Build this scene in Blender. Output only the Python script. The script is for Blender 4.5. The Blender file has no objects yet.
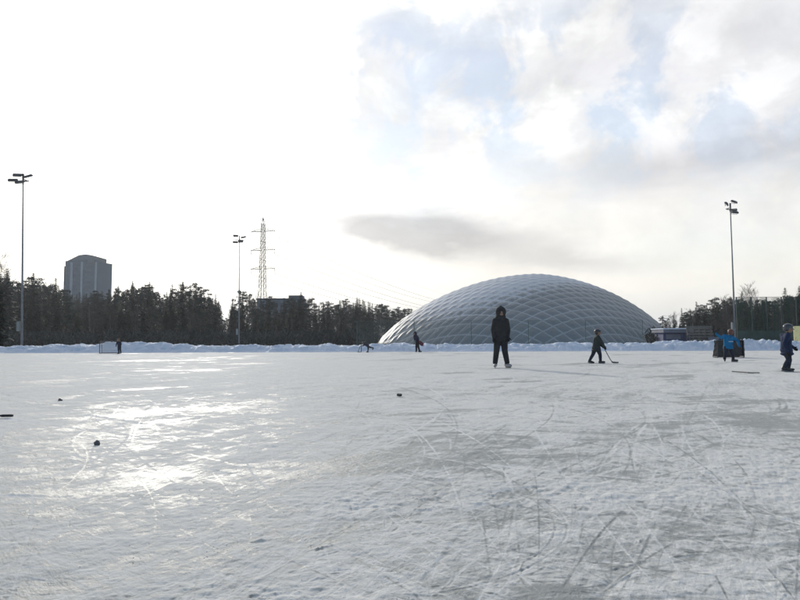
import bpy, bmesh, math, random
import numpy as np
from mathutils import Vector, Matrix, noise as mnoise
R = math.radians
rng = np.random.default_rng(7)
random.seed(5)
scene = bpy.context.scene
COL = scene.collection

# ------------------------------------------------------------------ camera
H = 0.8
F = 630.0
PITCH = math.atan(41 / 630)
ROLL = -0.2
cam_d = bpy.data.cameras.new('camera'); cam = bpy.data.objects.new('camera', cam_d); COL.objects.link(cam)
cam_d.sensor_width = 36; cam_d.lens = F / 800 * 36
cam_d.clip_start = 0.05; cam_d.clip_end = 6000
cam.matrix_world = Matrix.Translation((0, 0, H)) @ Matrix.Rotation(R(90) + PITCH, 4, 'X') @ Matrix.Rotation(R(ROLL), 4, 'Z')
scene.camera = cam
HOR = lambda x: 341 - (x - 400) * 0.0035


def gx(x, d):                      # metres to the right of the camera axis at distance d
    return (x - 400) / F * d


def gz(x, y, d):                   # height above the ice
    return H + (HOR(x) - y) / F * d


# ------------------------------------------------------------------ helpers
def tag(o, label=None, cat=None, group=None, kind=None):
    if label: o['label'] = label
    if cat: o['category'] = cat
    if group: o['group'] = group
    if kind: o['kind'] = kind
    return o


def empty(name, loc, rz=0):
    o = bpy.data.objects.new(name, None); COL.objects.link(o)
    o.location = loc; o.rotation_euler = (0, 0, rz); o.empty_display_size = 0.2
    return o


class MB:
    def __init__(s): s.v = []; s.f = []

    def add(s, vs, fs):
        n = len(s.v); s.v += [tuple(v) for v in vs]; s.f += [tuple(i + n for i in f) for f in fs]

    def box(s, c, size, rot=None):
        hx, hy, hz = size[0] / 2, size[1] / 2, size[2] / 2
        vs = [Vector((x, y, z)) for x in (-hx, hx) for y in (-hy, hy) for z in (-hz, hz)]
        if rot is not None: vs = [rot @ v for v in vs]
        s.add([v + Vector(c) for v in vs], [(0, 1, 3, 2), (4, 6, 7, 5), (0, 4, 5, 1), (2, 3, 7, 6), (0, 2, 6, 4), (1, 5, 7, 3)])
        return s

    def tube(s, pts, rad, n=6, cap=True):
        pts = [Vector(p) for p in pts]
        if not hasattr(rad, '__len__'): rad = [rad] * len(pts)
        vs = []; fs = []
        for i, p in enumerate(pts):
            d = (pts[min(i + 1, len(pts) - 1)] - pts[max(i - 1, 0)]).normalized()
            a = Vector((0, 0, 1)) if abs(d.z) < .9 else Vector((1, 0, 0))
            u = d.cross(a).normalized(); w = d.cross(u)
            for k in range(n):
                t = 2 * math.pi * k / n + math.pi / n
                vs.append(p + (u * math.cos(t) + w * math.sin(t)) * rad[i])
        for i in range(len(pts) - 1):
            for k in range(n):
                k2 = (k + 1) % n
                fs.append((i * n + k, i * n + k2, (i + 1) * n + k2, (i + 1) * n + k))
        if cap:
            fs.append(tuple(range(n))[::-1]); fs.append(tuple((len(pts) - 1) * n + k for k in range(n)))
        s.add(vs, fs); return s

    def prism(s, poly, z0, z1):
        n = len(poly)
        s.add([(x, y, z0) for x, y in poly] + [(x, y, z1) for x, y in poly],
              [tuple(range(n))[::-1], tuple(range(n, 2 * n))] + [(i, (i + 1) % n, n + (i + 1) % n, n + i) for i in range(n)])
        return s

    def build(s, name, mat, parent=None, smooth=False, bevel=0):
        me = bpy.data.meshes.new(name); me.from_pydata(s.v, [], s.f)
        me.materials.append(mat)
        o = bpy.data.objects.new(name, me); COL.objects.link(o)
        if parent: o.parent = parent
        bm = bmesh.new(); bm.from_mesh(me); bmesh.ops.recalc_face_normals(bm, faces=bm.faces); bm.to_mesh(me); bm.free()
        if smooth: me.polygons.foreach_set('use_smooth', [True] * len(me.polygons))
        if bevel:
            b = o.modifiers.new('bevel', 'BEVEL'); b.width = bevel; b.segments = 2; b.limit_method = 'ANGLE'
        return o


# ------------------------------------------------------------------ node DSL
class X:
    def __init__(s, t, k): s.t = t; s.k = k

    def _m(s, op, *a, clamp=False):
        n = s.t.nodes.new('ShaderNodeMath'); n.operation = op; n.use_clamp = clamp
        for i, v in enumerate((s,) + a):
            if isinstance(v, X): s.t.links.new(v.k, n.inputs[i])
            else: n.inputs[i].default_value = v
        return X(s.t, n.outputs[0])

    def __add__(s, o): return s._m('ADD', o)
    __radd__ = __add__
    def __mul__(s, o): return s._m('MULTIPLY', o)
    __rmul__ = __mul__
    def __sub__(s, o): return s._m('SUBTRACT', o)
    def __rsub__(s, o): return (s * -1.0) + o
    def __truediv__(s, o): return s._m('DIVIDE', o)
    def pow(s, o): return s._m('POWER', o)
    def clamp(s): return s._m('ADD', 0.0, clamp=True)
    def sstep(s, a, b):
        n = s.t.nodes.new('ShaderNodeMapRange'); n.interpolation_type = 'SMOOTHSTEP'
        s.t.links.new(s.k, n.inputs[0]); n.inputs[1].default_value = a; n.inputs[2].default_value = b
        return X(s.t, n.outputs[0])


def mat(name, col, rough=0.7, bump=0, bscale=20, var=0.0, vscale=5, metal=0, spec=0.5):
    m = bpy.data.materials.new(name); m.use_nodes = True
    t = m.node_tree; b = t.nodes['Principled BSDF']
    b.inputs['Roughness'].default_value = rough; b.inputs['Metallic'].default_value = metal
    b.inputs['Base Color'].default_value = (*col, 1)
    b.inputs['Specular IOR Level'].default_value = spec
    tc = t.nodes.new('ShaderNodeTexCoord')
    if var:
        n = t.nodes.new('ShaderNodeTexNoise'); n.inputs['Scale'].default_value = vscale; n.inputs['Detail'].default_value = 5
        t.links.new(tc.outputs['Object'], n.inputs['Vector'])
        r = t.nodes.new('ShaderNodeValToRGB')
        r.color_ramp.elements[0].position = .3; r.color_ramp.elements[1].position = .7
        r.color_ramp.elements[0].color = (*[c * (1 - var) for c in col], 1); r.color_ramp.elements[1].color = (*[min(1, c * (1 + var)) for c in col], 1)
        t.links.new(n.outputs[0], r.inputs[0]); t.links.new(r.outputs[0], b.inputs['Base Color'])
    if bump:
        n = t.nodes.new('ShaderNodeTexNoise'); n.inputs['Scale'].default_value = bscale; n.inputs['Detail'].default_value = 6
        t.links.new(tc.outputs['Object'], n.inputs['Vector'])
        bp = t.nodes.new('ShaderNodeBump'); bp.inputs['Strength'].default_value = 1; bp.inputs['Distance'].default_value = bump
        t.links.new(n.outputs[0], bp.inputs['Height']); t.links.new(bp.outputs[0], b.inputs['Normal'])
    return m


# ------------------------------------------------------------------ world
SUN_AZ, SUN_EL = R(-19.5), R(19)
sun_dir = Vector((math.sin(SUN_AZ) * math.cos(SUN_EL), math.cos(SUN_AZ) * math.cos(SUN_EL), math.sin(SUN_EL)))
w = bpy.data.worlds.new('World'); scene.world = w; w.use_nodes = True
t = w.node_tree; t.nodes.clear()
sky = t.nodes.new('ShaderNodeTexSky'); sky.sky_type = 'NISHITA'; sky.sun_disc = False
sky.sun_elevation = SUN_EL; sky.sun_rotation = SUN_AZ; sky.dust_density = .3; sky.ozone_density = 1.5
tc = t.nodes.new('ShaderNodeTexCoord'); sep = t.nodes.new('ShaderNodeSeparateXYZ'); t.links.new(tc.outputs['Generated'], sep.inputs[0])
dx, dy, dz = (X(t, sep.outputs[i]) for i in range(3))
# clouds live on a flat sheet overhead and are found by direction
noi = lambda vec, sc, det=6, rough=.55, dist=0: None


def wnoise(vec, sc, det=6, rough=.55, dist=0.0):
    n = t.nodes.new('ShaderNodeTexNoise'); n.inputs['Scale'].default_value = sc; n.inputs['Detail'].default_value = det
    n.inputs['Roughness'].default_value = rough; n.inputs['Distortion'].default_value = dist
    t.links.new(vec, n.inputs['Vector']); return X(t, n.outputs[0])


mp = t.nodes.new('ShaderNodeMapping'); mp.inputs['Scale'].default_value = (1, 1, 1.7); t.links.new(tc.outputs['Generated'], mp.inputs['Vector'])
n1 = wnoise(mp.outputs[0], 3.6, 9, .58, .5)
n2 = wnoise(mp.outputs[0], 9.0, 6, .6, .2)
mp2 = t.nodes.new('ShaderNodeMapping'); mp2.inputs['Scale'].default_value = (1, 1, 4); mp2.inputs['Location'].default_value = (3, 1, 0); t.links.new(tc.outputs['Generated'], mp2.inputs['Vector'])
n3 = wnoise(mp2.outputs[0], 6.0, 6, .55, .5)
az = dx._m('ARCTAN2', dy) * (180 / math.pi)
el = dz._m('ARCSINE') * (180 / math.pi)
wig1 = (n1 - .5) * 16.0 + (n2 - .5) * 8.0; wig2 = (n3 - .5) * 8.0 + (n2 - .5) * 6.0


def px2ae(x, y):
    a = math.atan((x - 400) / F); e = math.atan((341 - y) / F * math.cos(a))
    return math.degrees(a), math.degrees(e)


def blob(x, y, wx, wy, tilt=0, wig=1.0):      # soft elongated patch of sky, its edge broken by noise
    a, e = px2ae(x, y); sx = wx / 11.0; sy = wy / 11.0
    A = az - a + wig1 * wig; E_ = el - e + wig2 * wig
    c, s_ = math.cos(R(tilt)), math.sin(R(tilt))
    U = (A * c + E_ * s_) / sx; V = (E_ * c - A * s_) / sy
    return ((U * U + V * V) * -1.0)._m('EXPONENT')


sdot = dx * sun_dir.x + dy * sun_dir.y + dz * sun_dir.z
ang = sdot._m('MINIMUM', 1.0)._m('MAXIMUM', -1.0)._m('ARCCOSINE') * (180 / math.pi)
glow = ((ang * ang) / -290.0)._m('EXPONENT')
glow2 = ((ang * ang) / -1300.0)._m('EXPONENT')
front = (dy + dx * -.3).sstep(-.55, .75)
# cloud cover: thick towards the sun, broken and then open behind the photographer
n4 = wnoise(tc.outputs['Generated'], 9.5, 9, .60, .35)
mp3 = t.nodes.new('ShaderNodeMapping'); mp3.inputs['Location'].default_value = (5, 2, 3); mp3.inputs['Scale'].default_value = (1, 1, 1.5); t.links.new(tc.outputs['Generated'], mp3.inputs['Vector'])
n5 = wnoise(mp3.outputs[0], 8.0, 9, .58, .3)
region = (blob(520, 85, 185, 80, 0, .4) * 1.2 + blob(760, 90, 120, 70, 0, .4) * .7 + blob(405, 95, 40, 70, 8, .3) * 1.2 + blob(225, -4, 16, 10, 0, .5) * .8).clamp()
blue = (region * (n4.sstep(.45, .58) * .9) + blob(405, 100, 20, 50, 12, .6) * .6 + blob(470, 75, 50, 26, 0, .6) * .4 + blob(628, 120, 28, 22, 0, .7) * .75 + blob(740, 245, 110, 26, 0, .4) * .35).clamp()
cover = (1.0 - blue * .46) * front + (1.0 - front) * (n1.sstep(.52, .72) * .5)
gray = blob(432, 234, 125, 22, -6, .3) * 1.3 + blob(580, 262, 75, 10, -3, .35) * .5 + blob(740, 152, 125, 24, 3, .35) * .8 + blob(760, 40, 90, 50) * .12 + blob(375, 20, 28, 28) * .15
gray = (gray * (n2 * 1.0 + n1 * .9)).clamp()
soft = (n1 - .5) * .5 + (n2 - .5) * .25
lil = region * n5.sstep(.46, .64)
base = 0.785 + soft * 1.1 - gray * .33 - lil * .05 + region * (n5.sstep(.38, .5) * -1.0 + 1.0) * .12
lum = base * (front * .80 + .20) + (glow * 1.6 + glow2 * .10) * (1.0 - gray * .85 - blue * .5 - region * .92)._m('MAXIMUM', .05)
warm = (((el - 5.0) * (el - 5.0)) / -60.0)._m('EXPONENT') * front
K = 10.0
lum = lum + warm * .10
cr = (lum * (1.0 + warm * .04)) * K; cg = lum * K * (1.0 - warm * .005); cb = (lum * (1.015 + lil * .035 + gray * .065 - warm * .11) - glow2 * .03) * K
comb = t.nodes.new('ShaderNodeCombineXYZ')
for i, c in enumerate((cr, cg, cb)): t.links.new(c.k, comb.inputs[i])
# clear air between the clouds: the Nishita sky, with a little veil of thin cloud
veil = t.nodes.new('ShaderNodeMix'); veil.data_type = 'RGBA'
mulv = t.nodes.new('ShaderNodeVectorMath'); mulv.operation = 'SCALE'; mulv.inputs['Scale'].default_value = 1.35
t.links.new(sky.outputs[0], mulv.inputs[0])
(cover * 1.0).clamp()
t.links.new(cover.clamp().k, veil.inputs['Factor']); t.links.new(mulv.outputs[0], veil.inputs['A']); t.links.new(comb.outputs[0], veil.inputs['B'])
bg = t.nodes.new('ShaderNodeBackground'); bg.inputs['Strength'].default_value = 0.10
t.links.new(veil.outputs['Result'], bg.inputs['Color'])
ow = t.nodes.new('ShaderNodeOutputWorld'); t.links.new(bg.outputs[0], ow.inputs[0])
SKY_SCALE = mulv

sl = bpy.data.lights.new('sun', 'SUN'); sl.energy = 2.0; sl.angle = R(1.2); sl.color = (1, .95, .86)
so = bpy.data.objects.new('sun', sl); COL.objects.link(so)
so.rotation_euler = (-sun_dir).to_track_quat('-Z', 'Y').to_euler(); so.location = (0, 0, 60)

vs_ = scene.view_settings; vs_.view_transform = 'Standard'; vs_.look = 'None'; vs_.exposure = 0.25; vs_.gamma = 1; vs_.use_curve_mapping = False
scene.cycles.max_bounces = 8; scene.cycles.transparent_max_bounces = 24


# ------------------------------------------------------------------ numpy noise
def vnoise(x, y, seed):
    xi = np.floor(x).astype(np.int64); yi = np.floor(y).astype(np.int64)
    fx = x - xi; fy = y - yi; fx = fx * fx * fx * (fx * (fx * 6 - 15) + 10); fy = fy * fy * fy * (fy * (fy * 6 - 15) + 10)

    def h(a, b):
        n = (a * 374761393 + b * 668265263 + seed * 1442695041) & 0xffffffff
        n = ((n ^ (n >> 13)) * 1274126177) & 0xffffffff
        n = ((n ^ (n >> 15)) * 2246822519) & 0xffffffff
        return ((n ^ (n >> 16)) & 0xffff) / 65535.0
    a = h(xi, yi); b = h(xi + 1, yi); c = h(xi, yi + 1); d = h(xi + 1, yi + 1)
    return (a + (b - a) * fx) * (1 - fy) + (c + (d - c) * fx) * fy - .5


def rotc(x, y, deg):
    c, s = math.cos(R(deg)), math.sin(R(deg)); return x * c + y * s, -x * s + y * c


def ss(x, a, b):
    u = np.clip((x - a) / (b - a), 0, 1); return u * u * (3 - 2 * u)


# ------------------------------------------------------------------ ice rink (real relief, no picture)
rows = [1.25]
while rows[-1] < 60:
    r = rows[-1]; rows.append(r + min(r * r / 900, .30))
rows = np.array(rows); NR = len(rows)
AZM = R(50); NC = 1250
azs = np.linspace(-AZM, AZM, NC)
RR, AA = np.meshgrid(rows, azs, indexing='ij')
PX, PY = RR * np.sin(AA), RR * np.cos(AA)
DR = np.gradient(rows)[:, None] * np.ones_like(AA)
hgt = np.zeros_like(PX)


def octv(lam, amp, deg, stretch, seed):
    u, v = rotc(PX, PY, deg)
    att = np.clip(lam / (1.6 * np.maximum(DR, RR * (azs[1] - azs[0])) + 1e-6), 0, 1) ** 1.0
    return vnoise(u / (lam * stretch) + 11.3 * seed, v / lam + 7.7 * seed, seed) * amp * att


def plates(lam, amp, deg, stretch, seed, lo=.06, hi=.12):
    u, v = rotc(PX, PY, deg)
    wob = vnoise(PX / (lam * .6), PY / (lam * .6), seed + 200) * .35 + vnoise(PX / (lam * .22), PY / (lam * .22), seed + 201) * .16
    n = vnoise(u / (lam * stretch) + 3.1 * seed, v / lam + 5.7 * seed, seed + 100) + wob * .7
    att = np.clip(lam / (1.3 * np.maximum(DR, RR * (azs[1] - azs[0])) + 1e-6), 0, 1)
    return ss(n, lo, hi) * amp * att


patch = octv(2.6, 1.0, 60, 2.4, 1) + octv(1.1, .6, 65, 3.0, 2) + octv(.42, .35, -40, 2.6, 3) + octv(.16, .2, -12, 2.2, 31)
# dragged powder: lanes at several headings
lane = np.abs(octv(1.2, 1.0, 64, 7, 4)) + np.abs(octv(.7, .8, -48, 8, 5)) + np.abs(octv(.5, .7, 40, 7, 6))
powder = ss(patch + (lane - .32) * 1.0, -.30, .25)
crumb_mask = ss(octv(.9, 1, 5, 2.5, 8) + octv(.3, .6, 20, 2, 9), .10, .42)
far_wear = .14 + .66 * ss(PY, 3.5, 11)
hgt += .004 * powder + (octv(.8, .016, 62, 3.0, 60) + octv(.45, .014, -40, 2.6, 10)) * far_wear * .8 + octv(.2, .0105, 66, 2.4, 11) * far_wear + octv(.09, .0062, 30, 2.2, 12) * (.25 + .6 * far_wear)
hgt += octv(.045, .0024, -15, 1.6, 13) + octv(.021, .0018, 20, 1.6, 14) * (.4 + powder)
hgt += crumb_mask * (np.maximum(octv(.035, .014, 0, 1.4, 15), 0) + np.maximum(octv(.016, .006, 0, 1.2, 16), 0))
plt = plates(.9, .006, 62, 3.2, 1) + plates(.5, .006, -45, 3, 2) + plates(.28, .006, 70, 3, 3) + plates(.16, .005, 15, 2.4, 4) + plates(.09, .0035, 14, 2.4, 5, .12, .2) + plates(.05, .0025, 0, 2, 6, .18, .26)
hgt += plt * (.25 + .7 * far_wear)
ridge = 1 - np.abs(octv(.35, 2.0, 22, 4.5, 17)) * 4
hgt += .0032 * np.clip(ridge, 0, 1) ** 3 * ss(octv(1.5, 1, 0, 2, 18), 0, .3)
ridge2 = 1 - np.abs(octv(.30, 2.0, -14, 5, 19)) * 4
hgt += .0028 * np.clip(ridge2, 0, 1) ** 3 * ss(octv(1.7, 1, 0, 2, 20), 0, .3)

accV = np.zeros_like(hgt); accW = np.zeros_like(hgt); accS = np.zeros_like(hgt)
daz = azs[1] - azs[0]


def splat(x, y, val, snow, width):
    r = np.hypot(x, y); a = np.arctan2(x, y)
    ok = (r > rows[0] * 1.02) & (r < rows[-2]) & (np.abs(a) < AZM * .995)
    if not ok.any(): return
    x, y, r, a, val, snow = x[ok], y[ok], r[ok], a[ok], val[ok], snow[ok]
    fr = np.interp(r, rows, np.arange(NR)); fc = (a + AZM) / daz
    i = fr.astype(int); j = fc.astype(int); u = fr - i; v = fc - j
    for di, wu in ((0, 1 - u), (1, u)):
        for dj, wv in ((0, 1 - v), (1, v)):
            wgt = wu * wv; ii = np.minimum(i + di, NR - 1); jj = np.minimum(j + dj, NC - 1)
            np.add.at(accW, (ii, jj), wgt); np.add.at(accV, (ii, jj), wgt * val); np.add.at(accS, (ii, jj), wgt * snow)


def scratch(x0, y0, th, L, kappa, wd, depth, ridge_h, snowy, fade=True):
    rmin = max(1.3, min(math.hypot(x0, y0), math.hypot(x0 + L * math.cos(th), y0 + L * math.sin(th))) * .7)
    step = max(.003, rmin * rmin / 900 * .45, rmin * daz * .45); step = min(step, .08)
    n = int(L / step) + 2; s = np.linspace(0, L, n)
    if abs(kappa) < 1e-4: kappa = 1e-4
    xx = x0 + (np.sin(th + kappa * s) - math.sin(th)) / kappa
    yy = y0 - (np.cos(th + kappa * s) - math.cos(th)) / kappa
    nx, ny = -np.sin(th + kappa * s), np.cos(th + kappa * s)
    env = np.clip(np.minimum(s, L - s) / (L * .15 + 1e-6), 0, 1) if fade else np.ones(n)
    env = env * np.clip(.75 + 1.5 * vnoise(s * 2.2 + x0 * 9, s * 0 + y0 * 3, 3) + .7 * vnoise(s * 9 + x0 * 5, s * 0 + y0 * 7, 4), 0, 1.2)
    cell = np.maximum(rmin * rmin / 900, rmin * daz)
    cov = min(1.0, (wd * 2 / cell) ** .8)
    m = max(2, int(wd * 2.2 / cell / .6) + 1)
    for o in np.linspace(-1, 1, 2 * m + 1):
        prof = -depth * math.exp(-(o / .35) ** 2) + ridge_h * math.exp(-((o - .62) / .25) ** 2)
        splat(xx + nx * o * wd, yy + ny * o * wd, prof * env * cov, (snowy * math.exp(-(o / .6) ** 2)) * env * cov, wd)


def p2g(x, y):                        # point of the ice under a picture point
    d = F * H / (y - HOR(x)); return gx(x, d), d


NSC = 4600
for k in range(NSC):
    d = 1.3 * (46 / 1.3) ** (rng.random() ** .8)
    a = rng.uniform(-.75, .75); x0, y0 = d * math.sin(a), d * math.cos(a)
    th = rng.choice([rng.normal(1.05, .35), rng.normal(-.8, .35), rng.normal(.15, .3), rng.uniform(0, 3.14)], p=[.35, .25, .2, .2])
    L = float(np.clip(rng.lognormal(-.1 + .5 * math.log(d), .75), .15, 12))
    wd = rng.uniform(.0025, .006) * (1 + .08 * d)
    scratch(x0, y0, th, L, rng.normal(0, .16), wd, rng.uniform(.0012, .0038), rng.uniform(.0006, .0030), rng.uniform(-1.2, 1.2))
# the marks the eye catches in the photograph: pushed-up ridges, long curves, cuts
feat = [(235, 542, 345, 526, .016, .004, .014, -.5), (320, 508, 350, 498, .014, .003, .012, -.4), (312, 547, 336, 542, .02, .004, .016, -.6),
        (368, 544, 390, 541, .015, .004, .012, -.5), (455, 556, 520, 532, .013, .006, .004, -.7), (418, 499, 600, 513, .014, .005, .005, -.5),
        (468, 497, 700, 521, .012, .004, .005, -.5), (604, 582, 634, 567, .014, .004, .009, .7), (640, 517, 655, 508, .012, .002, .010, .6),
        (210, 487, 262, 478, .03, .005, .02, -.6), (160, 459, 330, 473, .03, .003, .008, 1), (190, 462, 240, 475, .05, .002, .016, 1),
        (0, 494, 80, 497, .03, .003, .012, .8), (80, 497, 112, 490, .03, .004, .02, -.5), (104, 545, 148, 563, .009, .008, .002, -1),
        (200, 600, 225, 574, .010, .006, .004, .3), (345, 600, 352, 560, .012, .004, .005, .6), (735, 472, 742, 470, .014, .005, .008, -.4),
        (600, 497, 800, 540, .016, .006, .004, -.4), (700, 497, 800, 502, .02, .006, .003, -.5), (560, 545, 760, 530, .012, .004, .004, -.5),
        (0, 418, 110, 432, .05, .002, .014, 1), (180, 440, 300, 448, .05, .002, .012, 1), (60, 410, 220, 436, .05, .002, .012, 1),
        (210, 385, 330, 405, .09, .004, .015, .9), (150, 400, 260, 385, .09, .004, .015, .9), (100, 375, 240, 398, .12, .004, .02, .9),
        (520, 600, 470, 575, .012, .004, .006, .4), (670, 600, 640, 560, .012, .003, .006, .5)]
for x0, y0, x1, y1, wd, dep, rh, sn in feat:
    a = p2g(x0, y0); b = p2g(x1, y1); L = math.hypot(b[0] - a[0], b[1] - a[1])
    scratch(a[0], a[1], math.atan2(b[1] - a[1], b[0] - a[0]), L, rng.normal(0, .12 / max(L, .5)), wd, dep, rh, sn)
# the double curve right of the middle
for off in (0, .05):
    c = p2g(345, 545); scratch(c[0] + off, c[1] - .5, .1, 1.9, 1.0, .012, .004, .004, -.3)
    c = p2g(300, 500); scratch(c[0], c[1] + off, -.1, 2.2, -.7, .012, .004, .003, -.3)
for k in range(420):                      # scuffed places: many short cuts at one heading
    d = 1.4 * (16 / 1.4) ** rng.random(); a = rng.uniform(-.72, .72); cx_, cy_ = d * math.sin(a), d * math.cos(a)
    th0 = rng.normal(.15, .4); sp = rng.uniform(.08, .35) * (.6 + .12 * d)
    for _ in range(int(rng.integers(6, 22))):
        scratch(cx_ + rng.normal(0, sp), cy_ + rng.normal(0, sp * .5), th0 + rng.normal(0, .3), rng.uniform(.02, .14) * (1 + .12 * d), rng.normal(0, 2), rng.uniform(.003, .009) * (1 + .08 * d), rng.uniform(.001, .005), rng.uniform(.001, .007), rng.uniform(-1.3, .9))
wn = np.maximum(accW, .6)
hs = accV / wn; sn = accS / wn
hgt = hgt + hs
glare_f = 1.0
hgt *= 1.0
hgt = np.clip(hgt - .012, -.012, .035)
# polished bare patches
bare = .6 * ss(octv(1.2, 1, 60, 2.2, 25) + octv(.4, .8, 30, 2.5, 26) + octv(.13, .4, 5, 2.5, 27), .30, .55)
bx, by = p2g(553, 592); bare = np.maximum(bare, np.exp(-(((PX - bx) / .10) ** 4 + ((PY - by) / .10) ** 4)))
cutv = np.clip(sn * 1.0, -1, 1)
snowv = np.clip((ss(PY, 2.5, 14) * .60 - .06) + powder * .35 + plt * 22 + sn * .55 + crumb_mask * .25 + .1 - bare * .9, 0, 1)
for x_, y_, w_, l_, th_ in ((95, 492, .22, .9, 62), (150, 566, .16, .45, 60), (60, 540, .12, .5, 62), (190, 430, .5, 1.6, 60), (215, 470, .25, .8, -45), (160, 400, .7, 2.2, 60)):
    ax_, ay_ = p2g(x_, y_); uu, vv = rotc(PX - ax_, PY - ay_, th_)
    wbl = 1 + 2.2 * vnoise(PX * 5, PY * 5, 71) + 1.4 * vnoise(PX * 17, PY * 17, 72)
    bare = np.maximum(bare, (.72 if y_ > 480 else .3) * np.clip(1.35 - ((uu / l_) ** 2 + (vv / w_) ** 2) * np.clip(wbl, .2, 3), 0, 1))
snowv = np.clip(snowv - bare * .45, 0, 1)
hgt = hgt * (1 - .5 * bare)
Z = hgt + .012
keep = PY < 47.6
co = np.stack([PX, PY, Z], -1).reshape(-1, 3)
idx = np.arange(NR * NC).reshape(NR, NC)
q = np.stack([idx[:-1, :-1], idx[:-1, 1:], idx[1:, 1:], idx[1:, :-1]], -1).reshape(-1, 4)
km = (keep[:-1, :-1] & keep[1:, 1:]).reshape(-1); q = q[km][:, ::-1]
# the rest of the rink, out of view: a plain sheet just under the relief
extra = np.array([(-62, -30, -.004), (62, -30, -.004), (62, 47.6, -.004), (-62, 47.6, -.004)])
n0 = len(co); co = np.vstack([co, extra]); q = np.vstack([q, [[n0, n0 + 1, n0 + 2, n0 + 3]]])
sv = np.concatenate([snowv.reshape(-1), [.6] * 4]); cv_ = np.concatenate([cutv.reshape(-1), [0] * 4])


def np_mesh(name, co, q, m, attrs=None, smooth=True):
    me = bpy.data.meshes.new(name)
    me.vertices.add(len(co)); me.vertices.foreach_set('co', np.asarray(co, np.float32).ravel())
    k = q.shape[1]
    me.loops.add(len(q) * k); me.loops.foreach_set('vertex_index', np.asarray(q, np.int32).ravel())
    me.polygons.add(len(q)); me.polygons.foreach_set('loop_start', np.arange(len(q), dtype=np.int32) * k)
    me.update(calc_edges=True)
    if smooth: me.polygons.foreach_set('use_smooth', np.ones(len(q), bool))
    for an, av in (attrs or {}).items():
        A = me.attributes.new(an, 'FLOAT', 'POINT'); A.data.foreach_set('value', np.asarray(av, np.float32))
    me.materials.append(m)
    o = bpy.data.objects.new(name, me); COL.objects.link(o)
    return o


def attr_mat(name):
    m = bpy.data.materials.new(name); m.use_nodes = True; return m, m.node_tree, m.node_tree.nodes['Principled BSDF']


def mixrgb(t, f, a, b):
    n = t.nodes.new('ShaderNodeMix'); n.data_type = 'RGBA'
    t.links.new(f.k, n.inputs['Factor'])
    for nm, v in (('A', a), ('B', b)):
        if isinstance(v, tuple): n.inputs[nm].default_value = (*v, 1)
        else: t.links.new(v, n.inputs[nm])
    return n.outputs['Result']


def mnoise_n(t, vec, sc, det=5, rough=.55):
    n = t.nodes.new('ShaderNodeTexNoise'); n.inputs['Scale'].default_value = sc; n.inputs['Detail'].default_value = det
    n.inputs['Roughness'].default_value = rough
    t.links.new(vec, n.inputs['Vector']); return X(t, n.outputs[0])


def attr(t, nm):
    a = t.nodes.new('ShaderNodeAttribute'); a.attribute_name = nm; return X(t, a.outputs['Fac'])


m_ice, t, b = attr_mat('scraped_ice')
tc = t.nodes.new('ShaderNodeTexCoord')
sn_ = attr(t, 'snow')
f1 = mnoise_n(t, tc.outputs['Object'], 60, 4, .6)
def mapped(theta, st):                   # streaks run along heading theta, st = squeeze along it
    a_ = t.nodes.new('ShaderNodeMapping'); a_.inputs['Rotation'].default_value = (0, 0, R(-theta)); t.links.new(tc.outputs['Object'], a_.inputs['Vector'])
    b_ = t.nodes.new('ShaderNodeMapping'); b_.inputs['Scale'].default_value = (st, 1, 1); t.links.new(a_.outputs[0], b_.inputs['Vector'])
    return b_.outputs[0]
f3 = mnoise_n(t, mapped(66, .25), 26, 7, .68)
f4 = mnoise_n(t, mapped(62, .30), 2.4, 10, .72)
f5 = mnoise_n(t, mapped(-48, .25), 5.5, 9, .74)
f6 = mnoise_n(t, mapped(10, .35), 9, 8, .74)
cut = attr(t, 'cut')
raw = sn_ * .72 + cut * .55 + (f4 - .5) * 1.7 + (f5 - .5) * 1.3 + (f6 - .5) * 1.3 + (f3 - .5) * 1.1 + (f1 - .5) * .3
s2 = raw.sstep(-.12, .70)
c1 = mixrgb(t, s2, (.32, .332, .32), (.70, .695, .668))
c2 = mixrgb(t, (cut * -1.0).clamp() * .42, c1, (.16, .18, .185))
t.links.new(mixrgb(t, cut.clamp() * .6, c2, (.86, .86, .86)), b.inputs['Base Color'])
t.links.new((s2 * .36 + .43).k, b.inputs['Roughness'])
t.links.new((.19 - s2 * .17).k, b.inputs['Specular IOR Level'])
b.inputs['IOR'].default_value = 1.31
bp = t.nodes.new('ShaderNodeBump'); bp.inputs['Distance'].default_value = .006; bp.inputs['Strength'].default_value = .8
t.links.new((f1 * .35 + f3 * 1.0 + f5 * 2.5 + f4 * 3.0).k, bp.inputs['Height']); t.links.new(bp.outputs[0], b.inputs['Normal'])
ice = np_mesh('ice_rink', co, q, m_ice, {'snow': sv, 'cut': cv_}); tag(ice, 'scratched grey ice of the outdoor rink under powdery snow', kind='structure')
del co, q

# ------------------------------------------------------------------ snow ground
m_snow, t, b = attr_mat('snow')
tc = t.nodes.new('ShaderNodeTexCoord')
b.inputs['Base Color'].default_value = (.7, .74, .82, 1); b.inputs['Roughness'].default_value = .75
a1 = mnoise_n(t, tc.outputs['Object'], 5, 8, .65)
t.links.new(mixrgb(t, a1, (.57, .63, .74), (.72, .77, .84)), b.inputs['Base Color'])
bp = t.nodes.new('ShaderNodeBump'); bp.inputs['Distance'].default_value = .05; bp.inputs['Strength'].default_value = 1
t.links.new((a1 * 1.0).k, bp.inputs['Height']); t.links.new(bp.outputs[0], b.inputs['Normal'])
g = MB(); g.add([(-2500, -2500, -.05), (2500, -2500, -.05), (2500, 2500, -.05), (-2500, 2500, -.05)], [(0, 1, 2, 3)])
tag(g.build('snow_ground', m_snow), 'flat snow-covered ground around the rink', kind='structure')

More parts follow.
